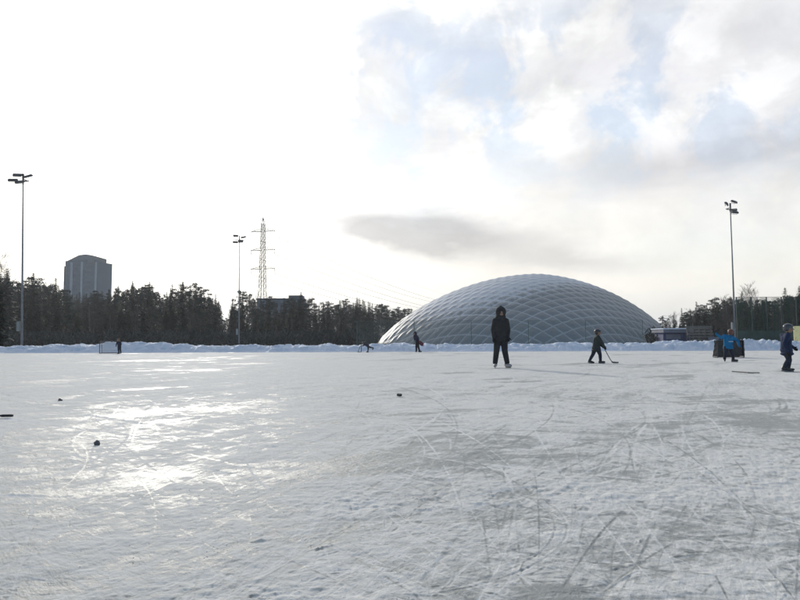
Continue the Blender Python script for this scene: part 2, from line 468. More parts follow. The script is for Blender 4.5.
# snow bank ploughed up along the far side
crest = np.array([(-200, 348), (0, 347.2), (25, 346.2), (60, 345), (100, 343.8), (120, 342.6), (160, 342.8), (178, 344.6), (240, 345.2), (300, 344.7), (350, 345.2), (390, 344), (450, 344.6),
                  (520, 344.4), (580, 343.4), (640, 343.2), (662, 342.4), (690, 340.8), (716, 341.0), (735, 340.5), (745, 339.0), (765, 339.2), (776, 341), (800, 341.3), (1000, 341)])
BX = np.arange(-50, 50, .07); BU = np.linspace(0, 1, 84)
bxg, bug = np.meshgrid(BX, BU, indexing='ij')
scrx = 400 + BX / 47.2 * F
cz = H + (HOR(scrx) - np.interp(scrx, crest[:, 0], crest[:, 1])) / F * 47.2
cz = cz + .10 * vnoise(BX / 2.7, BX * 0, 40) + .10 * vnoise(BX / .9, BX * 0, 41) + .06 * vnoise(BX / .33, BX * 0, 42)
depth_ = 5.2; base_y = 46 + .5 * vnoise(BX / 3, BX * 0, 43) + .25 * vnoise(BX / .8, BX * 0 + 4, 44)
up = ss(bug, 0, .30) ** .8; dn = 1 - ss(bug, .38, 1)
hz = cz[:, None] * np.minimum(up, 1) * (.25 + .75 * dn)
lump = 0
rough_amp = (1.15 + 1.5 * ss(scrx, 640, 760))[:, None]
yy_ = base_y[:, None] + bug * depth_
for lam, am, sd in ((1.1, .16, 45), (.5, .13, 46), (.24, .09, 47), (.12, .05, 48)):
    nse = vnoise(bxg / lam, yy_ / lam, sd); lump = lump + am * (np.abs(nse) * 2 - .45)
hz = hz + lump * rough_amp * ss(bug, 0.0, .12) * (1 - ss(bug, .85, 1)) * .8
hz = np.minimum(hz, cz[:, None] + .10) - .06 * (bug > .99) - .02 * (bug < .01)
yy_ = yy_ + .22 * vnoise(bxg / .35, hz / .2, 49) * ss(bug, .03, .2) + .3 * vnoise(bxg / 1.2, hz / .5, 50) * ss(bug, .03, .2)
hz = np.where(bug <= 0, 0.0, hz)
ni, nj = bxg.shape; idx = np.arange(ni * nj).reshape(ni, nj)
q = np.stack([idx[:-1, :-1], idx[1:, :-1], idx[1:, 1:], idx[:-1, 1:]], -1).reshape(-1, 4)
bk = np_mesh('snow_bank', np.stack([bxg, yy_, hz], -1).reshape(-1, 3), q, m_snow)
tag(bk, 'long low bank of ploughed snow along the far side of the rink', 'snow bank')

# ------------------------------------------------------------------ air dome
m_dome, t, b = attr_mat('dome_membrane')
tc = t.nodes.new('ShaderNodeTexCoord')
gr_ = attr(t, 'groove'); sw = attr(t, 'snowy')
dn1 = mnoise_n(t, tc.outputs['Object'], 1.2, 6, .65); dn2 = mnoise_n(t, tc.outputs['Object'], .25, 4, .5)
groove_snow = (gr_ * (1.0 + (dn2 - .5) * 1.2)).sstep(.25, .95) * .55
sm = (sw + (dn1 - .5) * .9).sstep(.40, .85)
mix1 = mixrgb(t, groove_snow, (.195, .215, .225), (.50, .53, .55))
t.links.new(mixrgb(t, sm, mix1, (.53, .56, .60)), b.inputs['Base Color'])
b.inputs['Roughness'].default_value = .55
bp = t.nodes.new('ShaderNodeBump'); bp.inputs['Distance'].default_value = .08; bp.inputs['Strength'].default_value = .6
t.links.new(dn1.k, bp.inputs['Height']); t.links.new(bp.outputs[0], b.inputs['Normal'])
DX, DY, DA, DB, DH, DN, DP, DQ, DYAW = 35.3, 156.2, 49.3, 23.9, 17.15, 2.46, 1.8, .76, .81
nr_, nt_ = 420, 1500
u = np.linspace(0, 1, nr_) ** .55; th = np.linspace(0, 2 * np.pi, nt_, endpoint=False)
U, T = np.meshgrid(u, th, indexing='ij')
U = 1 - (1 - np.linspace(0, 1, nr_)) ** 1.6; U, T = np.meshgrid(U, th, indexing='ij')
c, s = np.cos(T), np.sin(T); kk = (abs(c) ** DN + abs(s) ** DN) ** (-1 / DN)
xb, yb = DA * c * kk, DB * s * kk


def dome_z(r): return DH * np.clip(1 - r ** DP, 0, 1) ** DQ


x, y, z = xb * U, yb * U, dome_z(U)
# arc length from the crown outwards gives the sheet coordinates of the cable net
seg = np.sqrt(np.diff(x, axis=0) ** 2 + np.diff(y, axis=0) ** 2 + np.diff(z, axis=0) ** 2)
arc = np.vstack([np.zeros((1, nt_)), np.cumsum(seg, 0)])
ln = np.hypot(xb, yb)
fx_, fy_ = arc * xb / ln, arc * yb / ln
CL = 2.3
ca, sa = math.cos(R(DYAW * 57.3 * 0 + 0)), 0
# cables cross diagonally: one coordinate along the hall's front, one measured over the curve
la_ = R(31 + 90); ux, uy = math.cos(la_), math.sin(la_); qx, qy = -uy, ux
S_ = x * ux + y * uy; Q_ = x * qx + y * qy; A_ = np.zeros_like(S_); zp = None
sg, qg = np.meshgrid(np.linspace(-60, 60, 241), np.linspace(-60, 60, 481), indexing='ij')
ins = (abs((ux * sg + qx * qg) / DA) ** DN + abs((uy * sg + qy * qg) / DB) ** DN) < 1
qc = np.where(ins.any(1), (qg * ins).sum(1) / np.maximum(ins.sum(1), 1), np.nan); okc = ~np.isnan(qc)
Q0 = np.interp(S_, sg[okc, 0], qc[okc]); DQ_ = Q_ - Q0
for k_ in range(33):
    X_ = ux * S_ + qx * (Q0 + DQ_ * k_ / 32); Y_ = uy * S_ + qy * (Q0 + DQ_ * k_ / 32)
    zk = dome_z(np.clip((abs(X_ / DA) ** DN + abs(Y_ / DB) ** DN) ** (1 / DN), 0, 1))
    if zp is not None: A_ += np.sqrt((DQ_ / 32) ** 2 + (zk - zp) ** 2)
    zp = zk
A_ = A_ * np.sign(DQ_)
d1 = S_ / 3.9 + A_ / 3.1; d2 = S_ / 3.9 - A_ / 3.1
g1 = np.abs(d1 - np.round(d1)) * 2; g2 = np.abs(d2 - np.round(d2)) * 2      # 0 on a cable, 1 mid-cell
bul = (np.clip(g1, 0, 1) ** .75) * (np.clip(g2, 0, 1) ** .75)
groove = np.maximum(np.exp(-(g1 / .17) ** 2), np.exp(-(g2 / .17) ** 2))
# outward normal
P = np.stack([x, y, z], -1)
dr = np.gradient(P, axis=0); dt = np.roll(P, -1, 1) - np.roll(P, 1, 1)
N = np.cross(dr, dt); N /= (np.linalg.norm(N, axis=-1, keepdims=True) + 1e-9); N[0] = (0, 0, 1)
N[N[..., 2] < -.2] *= -1
amp = .62 * ss(U, 1.0, .93)[..., None] if False else .17
P = P + N * ((bul * amp - .1) * (1 - ss(U, .985, 1.0)))[..., None]
steep = N[..., 2]
snowy = ss(steep, .72, .98) * .85 + groove * .15
# snow slides off lower down and stays along the upper edges of the cushions
snowy = snowy + .10 * (1 - bul)
cy, sy_ = math.cos(DYAW), math.sin(DYAW)
wx = P[..., 0] * cy - P[..., 1] * sy_; wy = P[..., 0] * sy_ + P[..., 1] * cy
co = np.stack([wx, wy, P[..., 2]], -1).reshape(-1, 3)
idx = np.arange(nr_ * nt_).reshape(nr_, nt_)
q = np.stack([idx[:-1], np.roll(idx, -1, 1)[:-1], np.roll(idx, -1, 1)[1:], idx[1:]], -1).reshape(-1, 4)[:, ::-1]
dome_root = empty('air_dome', (DX, DY, 0))
tag(dome_root, 'large grey inflated sports dome with a diamond cable net and snow on its top', 'sports dome')
dm = np_mesh('membrane', co, q, m_dome, {'groove': groove.ravel(), 'snowy': snowy.ravel()}); dm.parent = dome_root
mcon = mat('concrete', (.3, .3, .3), .9, .01, 8, .2, 2)
kb = MB(); base = [(a * 1.004, b2 * 1.004) for a, b2 in zip((xb[0] * cy - yb[0] * sy_)[::10], (xb[0] * sy_ + yb[0] * cy)[::10])]
kb.prism(base, -.04, .28); kb.build('anchor_kerb', mcon, dome_root)
del co, q, P, N

# ------------------------------------------------------------------ materials
M = dict(
    galv=mat('galvanised_steel', (.17, .18, .19), .5, 0, 1, .2, 3, .3),
    dark=mat('dark_steel', (.05, .055, .06), .5, 0, 1, .2, 5, .3),
    lamp=mat('floodlight_housing', (.06, .06, .065), .5),
    glass=mat('floodlight_glass', (.35, .37, .4), .15),
    green=mat('green_paint', (.03, .05, .042), .6, 0, 1, .2, 5),
    net=mat('green_net_cord', (.030, .062, .048), .9),
    wire=mat('fence_wire', (.09, .12, .11), .5, metal=.3),
    boxm=mat('pale_cabinet_paint', (.20, .22, .22), .5),
    pylon=mat('pylon_steel', (.20, .195, .16), .55, 0, 1, .15, 1, .2),
    cable=mat('aluminium_cable', (.12, .12, .12), .5, metal=.4),
    ins=mat('insulator_glass', (.2, .2, .17), .3),
    trunk=mat('conifer_bark', (.10, .075, .055), .9, .02, 12, .3, 6),
    ptrunk=mat('pine_bark', (.11, .075, .05), .9, .02, 12, .3, 4),
    birch=mat('birch_bark', (.17, .16, .15), .8, .01, 12, .5, 8),
    twig=mat('bare_twigs', (.085, .072, .06), .9),
    needles=mat('spruce_needles', (.032, .044, .038), .8, 0, 1, .35, .9),
    pneedles=mat('pine_needles', (.038, .050, .040), .8, 0, 1, .3, .9),
    scrub=mat('forest_scrub', (.034, .037, .034), .9, 0, 1, .5, .3),
    black=mat('black_plastic', (.018, .019, .022), .6, .002, 40, .2, 8),
    tarp=mat('black_tarpaulin', (.015, .016, .019), .55, .012, 9, .2, 4),
    stick=mat('black_stick_shaft', (.022, .022, .024), .4, 0, 1, .2, 30),
    stickw=mat('wooden_stick', (.06, .055, .05), .6, 0, 1, .3, 25),
    tape=mat('stick_tape', (.10, .10, .10), .9),
    puck=mat('puck_rubber', (.02, .02, .022), .7, .001, 90),
    lump=mat('dirty_ice_lump', (.11, .11, .125), .5, .006, 60, .4, 50),
    goal=mat('goal_dark_paint', (.035, .04, .055), .45, 0, 1, .2, 6),
    gnet=mat('goal_net_cord', (.42, .42, .44), .9),
)

# ------------------------------------------------------------------ floodlight masts
def mast(x, ytop, d, spread, lamps, label, rz, lean=0.0):
    X0 = gx(x, d); h = gz(x, ytop, d)
    r = empty('floodlight_mast', (X0, d, -.05), rz); r.rotation_euler = (0, R(lean), rz)
    tag(r, label, 'floodlight mast', 'floodlight masts around the rink')
    MB().tube([(0, 0, 0), (0, 0, h * .5), (0, 0, h - .3)], [.095, .075, .05], 14).build('pole', M['galv'], r, True)
    MB().box((0, 0, .2), (.5, .5, .4)).build('foundation', mcon, r, bevel=.02)
    MB().box((-.27, -.05, 2.25), (.26, .22, .85)).build('switch_cabinet', M['boxm'], r, bevel=.015)
    arm = MB()
    arm.box((0, 0, h - .45), (spread * 1.1, .09, .09)); arm.box((0, .0, h - .12), (.12, .12, .7))
    arm.box((0, -.45, h - .62), (.07, .95, .07)).box((0, .35, h - .25), (.07, .75, .07))
    arm.build('crossarm', M['dark'], r)
    for (lx, ly, lz, yaw, tilt) in lamps:
        rot = Matrix.Rotation(yaw, 3, 'Z') @ Matrix.Rotation(tilt, 3, 'X')
        c = Vector((lx, ly, h + lz))
        hb = MB()
        prof = [(-.22, 0), (-.22, .12), (-.10, .20), (.10, .20), (.22, .12), (.22, 0)]
        vs = [rot @ Vector((sx * .34, a, b_)) + c for sx in (-1, 1) for a, b_ in prof]
        n = 6
        hb.add(vs, [tuple(range(n)), tuple(range(n, 2 * n))[::-1]] + [(i, (i + 1) % n, n + (i + 1) % n, n + i) for i in range(n)])
        hb.tube([c + rot @ Vector((-.36, 0, .12)), c + rot @ Vector((-.36, 0, -.12)), c + rot @ Vector((.36, 0, -.12)), c + rot @ Vector((.36, 0, .12))], .022, 5)
        lp = hb.build('floodlight', M['lamp'], r, bevel=.01)
        gb = MB(); gb.box(c + rot @ Vector((0, 0, -.012)), (.62, .38, .018), rot); gb.build('lens', M['glass'], lp)
    return r


mast(22.8, 173.5, 55, .95, [(-.42, -.1, .02, .25, .5), (.52, -.05, -.10, -.5, .45), (-.40, -.8, -.62, .2, .45), (.22, -.8, -.80, -.15, .5)],
     'tall floodlight mast with four lamps nearest the left edge, left of the tower block', 0, -1.6)
mast(239.3, 236, 90, 1.1, [(-.5, -.1, .1, .3, .5), (.62, -.05, -.10, -.6, .45), (-.42, -.9, -.95, .2, .45), (.36, -.9, -.85, -.15, .5)],
     'thin distant floodlight mast standing just left of the power pylon', .1, -.6)
mast(734.5, 203.5, 66, .8, [(-.42, .1, .10, .9, .8), (.20, -.3, .25, .5, .6), (.42, .1, -.55, -.7, .5), (.0, -.6, -.95, .1, .4)],
     'floodlight mast on the right behind the child in the blue jacket', .15)

# ------------------------------------------------------------------ pylon and conductors
PX0, PY0 = gx(262, 228), 228.0
P2 = Vector((78, 700, 0)); pv = (P2 - Vector((PX0, PY0, 0))).normalized(); lat = Vector((pv.y, -pv.x, 0))
pr = empty('power_pylon', (PX0, PY0, -.05), math.atan2(lat.y, lat.x))
tag(pr, 'tall lattice power pylon with three crossarms above the trees', 'power pylon')
tw = MB()
def wid(z): return 4.2 + (1.9 - 4.2) * min(z / 21, 1) if z < 21 else 1.9 - .9 * (z - 21) / 25
zs = [0, 4, 8, 12, 15, 18, 21] + [21 + 1.75 * k for k in range(1, 14)]
for sx, sy in ((1, 1), (1, -1), (-1, 1), (-1, -1)):
    tw.tube([(sx * wid(z) / 2, sy * wid(z) / 2, z) for z in zs] + [(0, 0, 46.2)], .10, 4)
for a, b_ in zip(zs[:-1], zs[1:]):
    wa, wb = wid(a) / 2, wid(b_) / 2
    for (p, q2) in (((-1, -1), (1, -1)), ((1, -1), (1, 1)), ((1, 1), (-1, 1)), ((-1, 1), (-1, -1))):
        tw.tube([(p[0] * wa, p[1] * wa, a), (q2[0] * wb, q2[1] * wb, b_)], .06, 4); tw.tube([(q2[0] * wa, q2[1] * wa, a), (p[0] * wb, p[1] * wb, b_)], .06, 4)
        tw.tube([(p[0] * wb, p[1] * wb, b_), (q2[0] * wb, q2[1] * wb, b_)], .055, 4)
tw.build('lattice_tower', M['pylon'], pr)
AZS = [27.2, 34.1, 41.0]
for z in AZS:
    ab = MB()
    for s_ in (-1, 1):
        for yy in (-.6, .6):
            ab.tube([(s_ * .7, yy, z - .05), (s_ * 4.9, 0, z)], .10, 4); ab.tube([(s_ * .7, yy, z + .95), (s_ * 4.9, 0, z + .08)], .07, 4)
            for k in range(1, 5):
                f = k / 5; ab.tube([(s_ * (.7 + 4.2 * f), yy * (1 - f), z), (s_ * (.7 + 4.2 * (f - .1)), yy * (1 - f + .1), z + .95 * (1 - f + .1))], .045, 4)
    am = ab.build('crossarm', M['pylon'], pr)
    for s_ in (-1, 1):
        ib = MB()
        pts = [(s_ * 4.7, 0, z)]; rd = [.03]
        for k in range(9): pts += [(s_ * 4.7, 0, z - .25 - k * .17), (s_ * 4.7, 0, z - .33 - k * .17)]; rd += [.15, .05]
        ib.tube(pts, rd, 8); ib.build('insulator', M['ins'], am)
for z, s_, nm in [(z, s_, n_) for z, n_ in zip(AZS, ('lowest', 'middle', 'top')) for s_ in (-1, 1)] + [(46.2, 0, 'peak')]:
    a = Vector((PX0, PY0, z - (1.9 if s_ else 0))) + lat * 4.7 * s_; b_ = P2 + lat * 4.7 * s_ + Vector((0, 0, z - (1.9 if s_ else 0)))
    pts = []
    for k in range(41):
        f = k / 40; p = a.lerp(b_, f); p.z -= 4 * (6.0 if s_ else 5) * f * (1 - f); pts.append(p)
    c = MB().tube(pts, .085 if s_ else .04, 4).build('power_line', M['cable'])
    if s_: tag(c, 'faint power line sagging from the %s crossarm of the pylon, %s side' % (nm, 'right-hand' if s_ > 0 else 'left-hand'), 'power line', 'lines hung from the pylon')
    else: tag(c, 'thin earth wire running from the very peak of the pylon', 'power line', 'lines hung from the pylon')

# ------------------------------------------------------------------ buildings
m_tb = mat('tower_render', (.055, .08, .105), .8, .01, 5, .12, .08)
m_tb2 = mat('tower_light_panel', (.20, .24, .27), .8, 0, 1, .1, .1)
m_win = mat('window_glass', (.07, .09, .11), .2)
m_roof = mat('roof_felt', (.10, .115, .13), .9)
TD = 400
tb = empty('tower_block', (gx(87, TD), TD, -.05))
tag(tb, 'blue-grey residential tower block rising above the forest on the left', 'tower block')
hm = gz(87, 263.5, TD)
poly = [(-15.3, 2), (-12.5, -6.5), (4, -12), (11, -9.5), (15.3, 1), (15.3, 14), (-15.3, 14)]
MB().prism([(-15.3, 2), (-12.2, -6.4), (-11.2, -5), (-11.2, 14), (-15.3, 14)], 0, hm - 2.2).prism([(-11.2, -6.9), (4, -12), (11, -9.5), (6, 14), (-11.2, 14)], 0, hm + 1).prism([(10.8, -9.3), (14.6, 1), (8.5, 13.8), (5, 13.8)], 0, hm).build('wall', m_tb, tb)
rf = MB(); pf_ = [(-11.6, hm - 1), (-11.6, hm + .5), (-1.5, hm + 4.3), (3.5, hm + 4.6), (8.6, hm + 3.7), (8.6, hm - 1)]
nq = len(pf_); rf.add([(x_ + (.0 if 1 else 0), y_ - .33 * (x_ + 12) * (1 if x_ < 4 else 1) * (1 if y_ < -5 else 0), z_) for y_ in (-6.2, 6) for x_, z_ in pf_], [tuple(range(nq)), tuple(range(nq, 2 * nq))[::-1]] + [(q_, (q_ + 1) % nq, nq + (q_ + 1) % nq, nq + q_) for q_ in range(nq)])
rf.build('roof', m_roof, tb)
def facade(a, b_, nwin, floors, ztop, kind):
    a = Vector(a); b_ = Vector(b_); d_ = (b_ - a); L = d_.length; d_.normalize(); nrm = Vector((d_.y, -d_.x))
    rot = Matrix.Rotation(math.atan2(d_.y, d_.x), 3, 'Z')
    for k in range(nwin):
        c = a + d_ * L * (k + .5) / nwin
        for fl in range(floors):
            z = ztop - 2.3 - fl * 3.0
            if kind(k, fl):
                o = MB(); o.box((c.x + nrm.x * .03, c.y + nrm.y * .03, z), (L / nwin * .55, .12, 1.4), rot); o.build('window', m_win, tb)
facade((-11.2, -6.9), (4, -12), 6, 9, hm, lambda k, f: True)
facade((4, -12), (11, -9.5), 3, 9, hm, lambda k, f: True)
facade((-15.3, 2), (-12.2, -6.4), 1, 8, hm - 2.2, lambda k, f: True)
def pier(x, y, w_): MB().box((x, y, hm / 2), (w_, .5, hm - .2)).build('balcony_shaft', m_tb2, tb)
pier(-6.1, -8.9, 1.6); pier(1.5, -11.3, 1.2); pier(9.6, -10.2, 1.1)

m_ab = mat('apartment_render', (.17, .20, .245), .85, 0, 1, .15, .1)
AD = 205
ab_ = empty('apartment_building', (gx(279, AD), AD, -.05))
tag(ab_, 'low dark apartment building half hidden by trees below the power pylon', 'building')
ah = gz(279, 299.5, AD)
MB().box((0, 4, ah / 2), (14.5, 8, ah)).build('wall', m_ab, ab_)
MB().box((0, 4, ah + .2), (15, 8.6, .5)).build('roof', m_roof, ab_)
MB().box((5.0, 4, ah + .95), (4.5, 5, 1.1)).build('plant_room', m_roof, ab_)
for k in range(6):
    for f in range(4): MB().box((-6 + k * 2.4, -.02, ah - 1.8 - f * 2.9), (1.3, .1, 1.3)).build('window', m_win, ab_)

# right: low hut, timber stand, tall frame
m_navy = mat('navy_cladding', (.035, .045, .105), .6, 0, 1, .2, 2)
m_pale = mat('pale_panel', (.13, .135, .16), .7, 0, 1, .15, 1)
m_brown = mat('weathered_timber', (.13, .115, .10), .85, .01, 12, .3, 2)
HD = 82
hut = empty('service_hut', (gx(676.5, HD), HD, -.05))
tag(hut, 'low navy hut with snow on its flat roof right of the dome', 'hut')
MB().box((0, 1.5, 1.1), (3.6, 3, 2.2)).build('wall', m_navy, hut)
MB().box((-.1, 1.2, 2.02), (3.9, 3.9, .42)).build('fascia', m_pale, hut, bevel=.02)
MB().box((-.1, 1.2, 2.31), (4.1, 4.1, .13)).build('roof_snow', m_snow, hut, bevel=.08)
MB().box((-.5, -.03, 1.3), (1.9, .05, .65)).build('panel', m_pale, hut)
MB().box((1.35, -.03, 1.0), (.8, .06, 1.9)).build('door', mat('navy_door', (.03, .035, .08), .5), hut)
st = empty('timber_stand', (gx(702, 78), 78, -.05))
tag(st, 'weathered brown timber stand with rails, between the hut and the child in blue', 'stand')
sb = MB()
for k in range(6): sb.box((0, k * .18, .5 + k * .36), (3.2, .07, .26))
sb.build('boarding', m_brown, st)
for k in range(5):
    MB().box((-1.5 + k * .75, .9, 1.25), (.08, .08, 2.5)).build('post', m_brown, st)
MB().tube([(-1.6, .95, 2.52), (1.6, .95, 2.52)], .04, 6).tube([(-1.6, .95, 2.2), (1.6, .95, 2.2)], .025, 6).build('rail', M['galv'], st)
MB().box((1.1, -.5, .75), (1.3, .06, .9)).build('signboard', m_pale, st)
fr = empty('goal_frame', (gx(668, 90), 90, -.05))
tag(fr, 'thin tall rectangular metal frame rising behind the navy hut', 'frame')
hh = gz(668, 315.5, 90)
MB().tube([(-.75, 0, 0), (-.75, 0, hh), (.75, 0, hh), (.75, 0, 0)], .055, 6).build('post_and_bar', M['dark'], fr)
MB().tube([(-.75, 0, hh), (-.75, 1.6, hh - .3), (.75, 1.6, hh - .3), (.75, 0, hh)], .035, 6).build('rear_bar', M['dark'], fr)

# ------------------------------------------------------------------ fences
def wire_fence(x0, x1, y, h, gap, label):
    r = empty('wire_fence', (0, y, -.05)); tag(r, label, 'fence')
    n = int(round((x1 - x0) / gap))
    for k in range(n + 1):
        px = x0 + k * gap
        p = MB().tube([(px, 0, 0), (px, 0, h)], .028, 8); p.build('post', M['wire'], r)
    MB().tube([(x0, 0, h), (x1, 0, h)], .009, 6).build('rail', M['wire'], r)
    wb = MB(); stp = .075; hh = h - .02
    k = x0 - hh
    while k < x1:
        a0 = max(k, x0); a1 = min(k + hh, x1)
        if a1 > a0:
            wb.tube([(a0, .0, a0 - k), (a1, .0, a1 - k)], .0030, 3, False)
            wb.tube([(a0, .004, hh - (a0 - k)), (a1, .004, hh - (a1 - k))], .0030, 3, False)
        k += stp
    wb.build('wire_mesh', M['wire'], r)


wire_fence(gx(414, 53) - 4.8 * 1, gx(414, 53) + 4.8 * 4.0, 53, gz(500, 320, 53), 4.8, 'thin green wire mesh fence behind the snow bank in front of the dome')

nr0, nr1, ND = gx(737, 62), gx(872, 62), 62
nf = empty('ball_net_fence', (0, ND, -.05)); tag(nf, 'tall dark green ball net on posts at the right behind the snow pile', 'net fence')
nh = gz(765, 296.5, ND)
xs = [nr0 + k * (nr1 - nr0) / 9 for k in range(10)]
for px in xs: MB().tube([(px, 0, 0), (px, 0, nh)], .06, 8).build('post', M['green'], nf)
nb = MB(); k = nr0
while k < nr1:
    sag_ = .10 * math.sin(k * 5.1) + .07 * math.sin(k * 12.3)
    nb.tube([(k, sag_, 1.5), (k, sag_ * 1.4, nh * .6), (k, 0, nh)], .0080 + .004 * math.sin(k * 5.1 + 1), 3, False); k += .05
z = 1.5
while z < nh: nb.tube([(nr0, .02, z), (nr1, .02, z)], .006, 3, False); z += .06
nb.build('net', M['net'], nf)
MB().box(((nr0 + nr1) / 2, -.08, .95), (nr1 - nr0, .05, 1.55)).build('lower_board', mat('green_board', (.028, .05, .04), .7, 0, 1, .3, 1.5), nf)
MB().tube([(nr0, -.03, nh), (nr1, -.03, nh)], .012, 6).build('top_rail', M['green'], nf)

# yellow board
YD = 52.5
yb_ = empty('yellow_signboard', (gx(793, YD) + 1.25, YD, -.05))
tag(yb_, 'pale yellow signboard behind the child skater at the right edge', 'signboard')
zt, zb = gz(796, 325.5, YD), gz(796, 341.5, YD)
m_yel, t, b = attr_mat('yellow_board_paint')
tc = t.nodes.new('ShaderNodeTexCoord'); nn = mnoise_n(t, tc.outputs['Object'], 3.2, 3, .5)
t.links.new(mixrgb(t, nn.sstep(.5, .62), (.80, .70, .33), (.70, .55, .26)), b.inputs['Base Color'])
MB().box((0, 0, (zt + zb) / 2), (2.5, .05, zt - zb)).build('board', m_yel, yb_, bevel=.005)
for s_ in (-1, 1): MB().box((s_ * .95, .06, zt / 2), (.08, .07, zt)).build('post', M['galv'], yb_)

# ------------------------------------------------------------------ trees
def quads(mb, c, d, u, L, W):
    mb.add([c - u * W, c + u * W, c + d * L + u * W * .35, c + d * L - u * W * .35], [(0, 1, 2, 3)])


def make_spruce(seed, hgt, dens=1.0, fat=1.0):
    rd = random.Random(seed); tr = MB(); cr = MB()
    bend = rd.uniform(-.2, .2)
    ax = lambda z: Vector((bend * (z / hgt) ** 2, .1 * math.sin(z * .4 + seed), z))
    tr.tube([ax(hgt * k / 8) for k in range(9)], [.19 * (1 - k / 8.6) + .01 for k in range(9)], 7)
    z = hgt * .05
    while z < hgt * .985:
        f = z / hgt
        Lm = fat * hgt * .17 * (1 - f) ** .78 * (.55 + .45 * min(1, f * 5)) + .12
        nb_ = int((7 if f < .7 else 5) * dens) + 1
        off = rd.uniform(0, 6)
        for k in range(nb_):
            a = off + k * 2 * math.pi / nb_ + rd.uniform(-.3, .3); L = Lm * rd.uniform(.6, 1.12)
            droop = rd.uniform(.15, .45) * (1 - f) - .25 * f
            dv = Vector((math.cos(a), math.sin(a), -droop)); side = Vector((-math.sin(a), math.cos(a), 0))
            ns = 3 if L < .8 else 5
            for j in range(ns):
                fr_ = (j + .3) / ns; c = ax(z) + dv * L * fr_ + Vector((0, 0, rd.uniform(-.08, .08) + .12 * fr_ * fr_ * L))
                for sd in (-1, 1):
                    d2_ = (dv * .8 + side * sd * rd.uniform(.3, .9) + Vector((0, 0, rd.uniform(-.5, .05)))).normalized()
                    u_ = d2_.cross(Vector((rd.uniform(-.5, .5), rd.uniform(-.5, .5), 1))).normalized()
                    quads(cr, c, d2_, u_, L * .34 * (1.1 - fr_ * .5) + .06, .10 + .07 * L * (1 - fr_ * .5))
        z += hgt * .019 * rd.uniform(.8, 1.3) + .04
    quads(cr, ax(hgt * .96), Vector((0, 0, 1)), Vector((1, 0, 0)), hgt * .045, .05)
    return tr, cr


def make_pine(seed, hgt):
    rd = random.Random(seed); tr = MB(); cr = MB()
    ax = lambda z: Vector((.4 * math.sin(z * .25 + seed), .25 * math.cos(z * .3 + seed), z)) - Vector((.4 * math.sin(seed), .25 * math.cos(seed), 0))
    tr.tube([ax(hgt * k / 9) for k in range(10)], [.20 * (1 - k / 10) + .015 for k in range(10)], 7)
    ncl = 30
    for k in range(ncl):
        f = .42 + .56 * (k + rd.random()) / ncl
        a = rd.uniform(0, 6.28); Rm = hgt * .16 * math.sin(math.pi * min(1, (1.04 - f) / .72)) ** .6
        rr = Rm * rd.uniform(.25, 1); p = ax(hgt * f); c = p + Vector((math.cos(a) * rr, math.sin(a) * rr, rd.uniform(.1, .5)))
        tr.tube([p - Vector((0, 0, .2)), (p + c) / 2 + Vector((0, 0, -.1)), c], [.05, .035, .015], 4, False)
        cs = rd.uniform(.5, 1.0)
        for j in range(70):
            v = Vector((rd.gauss(0, 1), rd.gauss(0, 1), rd.gauss(0, .55))); v = v.normalized() * cs * rd.random() ** .4; v.z *= .6
            d_ = Vector((rd.gauss(0, 1), rd.gauss(0, 1), rd.gauss(.5, .7))).normalized(); u_ = d_.cross(Vector((rd.gauss(0, 1), rd.gauss(0, 1), .3))).normalized()
            quads(cr, c + v, d_, u_, .28, .07)
    return tr, cr


def make_bare(seed, hgt, spread=.5, dens=1.0):
    rd = random.Random(seed); tr = MB(); cr = MB()
    pts = [Vector((0, 0, 0))]
    for k in range(8): pts.append(pts[-1] + Vector((rd.uniform(-.12, .12), rd.uniform(-.12, .12), hgt * .78 / 8)))
    tr.tube(pts, [.15 * (1 - k / 9.5) + .012 for k in range(9)], 7)

    def grow(p, d_, L, r_, lv):
        q_ = p; ps = [p]; dd = d_.copy()
        for _ in range(3):
            dd = (dd + Vector((rd.gauss(0, .14), rd.gauss(0, .14), .10))).normalized(); q_ = q_ + dd * L / 3; ps.append(q_)
        cr.tube(ps, [r_, r_ * .8, r_ * .62, r_ * .45], 3, False)
        if lv == 0: return
        for _ in range(int((4 if lv > 1 else 5) * dens)):
            base_p = ps[rd.choice((1, 2, 3))]; a = rd.uniform(0, 6.28)
            nd = (dd * 1.0 + Vector((math.cos(a), math.sin(a), rd.uniform(-.1, .6))) * .75).normalized()
            grow(base_p, nd, L * rd.uniform(.5, .72), max(r_ * .55, .012), lv - 1)
    for k in range(15):
        f = .28 + .72 * k / 15; i = f * 8; i0 = int(min(i, 7)); p = pts[i0].lerp(pts[i0 + 1], i - i0); a = rd.uniform(0, 6.28)
        d_ = Vector((math.cos(a) * spread, math.sin(a) * spread, .9)).normalized()
        grow(p, d_, hgt * .26 * (1.15 - f * .6), .045 * (1.2 - f), 3)
    return tr, cr


def tree_src(name, tm, cm, mats):
    r = empty(name, (0, 0, 0))
    tm.build('trunk', mats[0], r, True); cm.build('crown', mats[1], r)
    return r


src = {
    'spruce': [tree_src('spruce_tree', *make_spruce(s, 14, 1.0, f), (M['trunk'], M['needles'])) for s, f in ((1, .9), (2, 1.15), (3, 1.0), (4, .75))],
    'pine': [tree_src('pine_tree', *make_pine(s, 14), (M['ptrunk'], M['pneedles'])) for s in (11, 12, 13)],
    'bare': [tree_src('bare_tree', *make_bare(s, 13, sp), (M['birch'], M['twig'])) for s, sp in ((21, .5), (22, .35), (23, .65))],
}
used = {k: [False] * len(v) for k, v in src.items()}
NAT = {'spruce': 14.0, 'pine': 14.3, 'bare': 14.0}


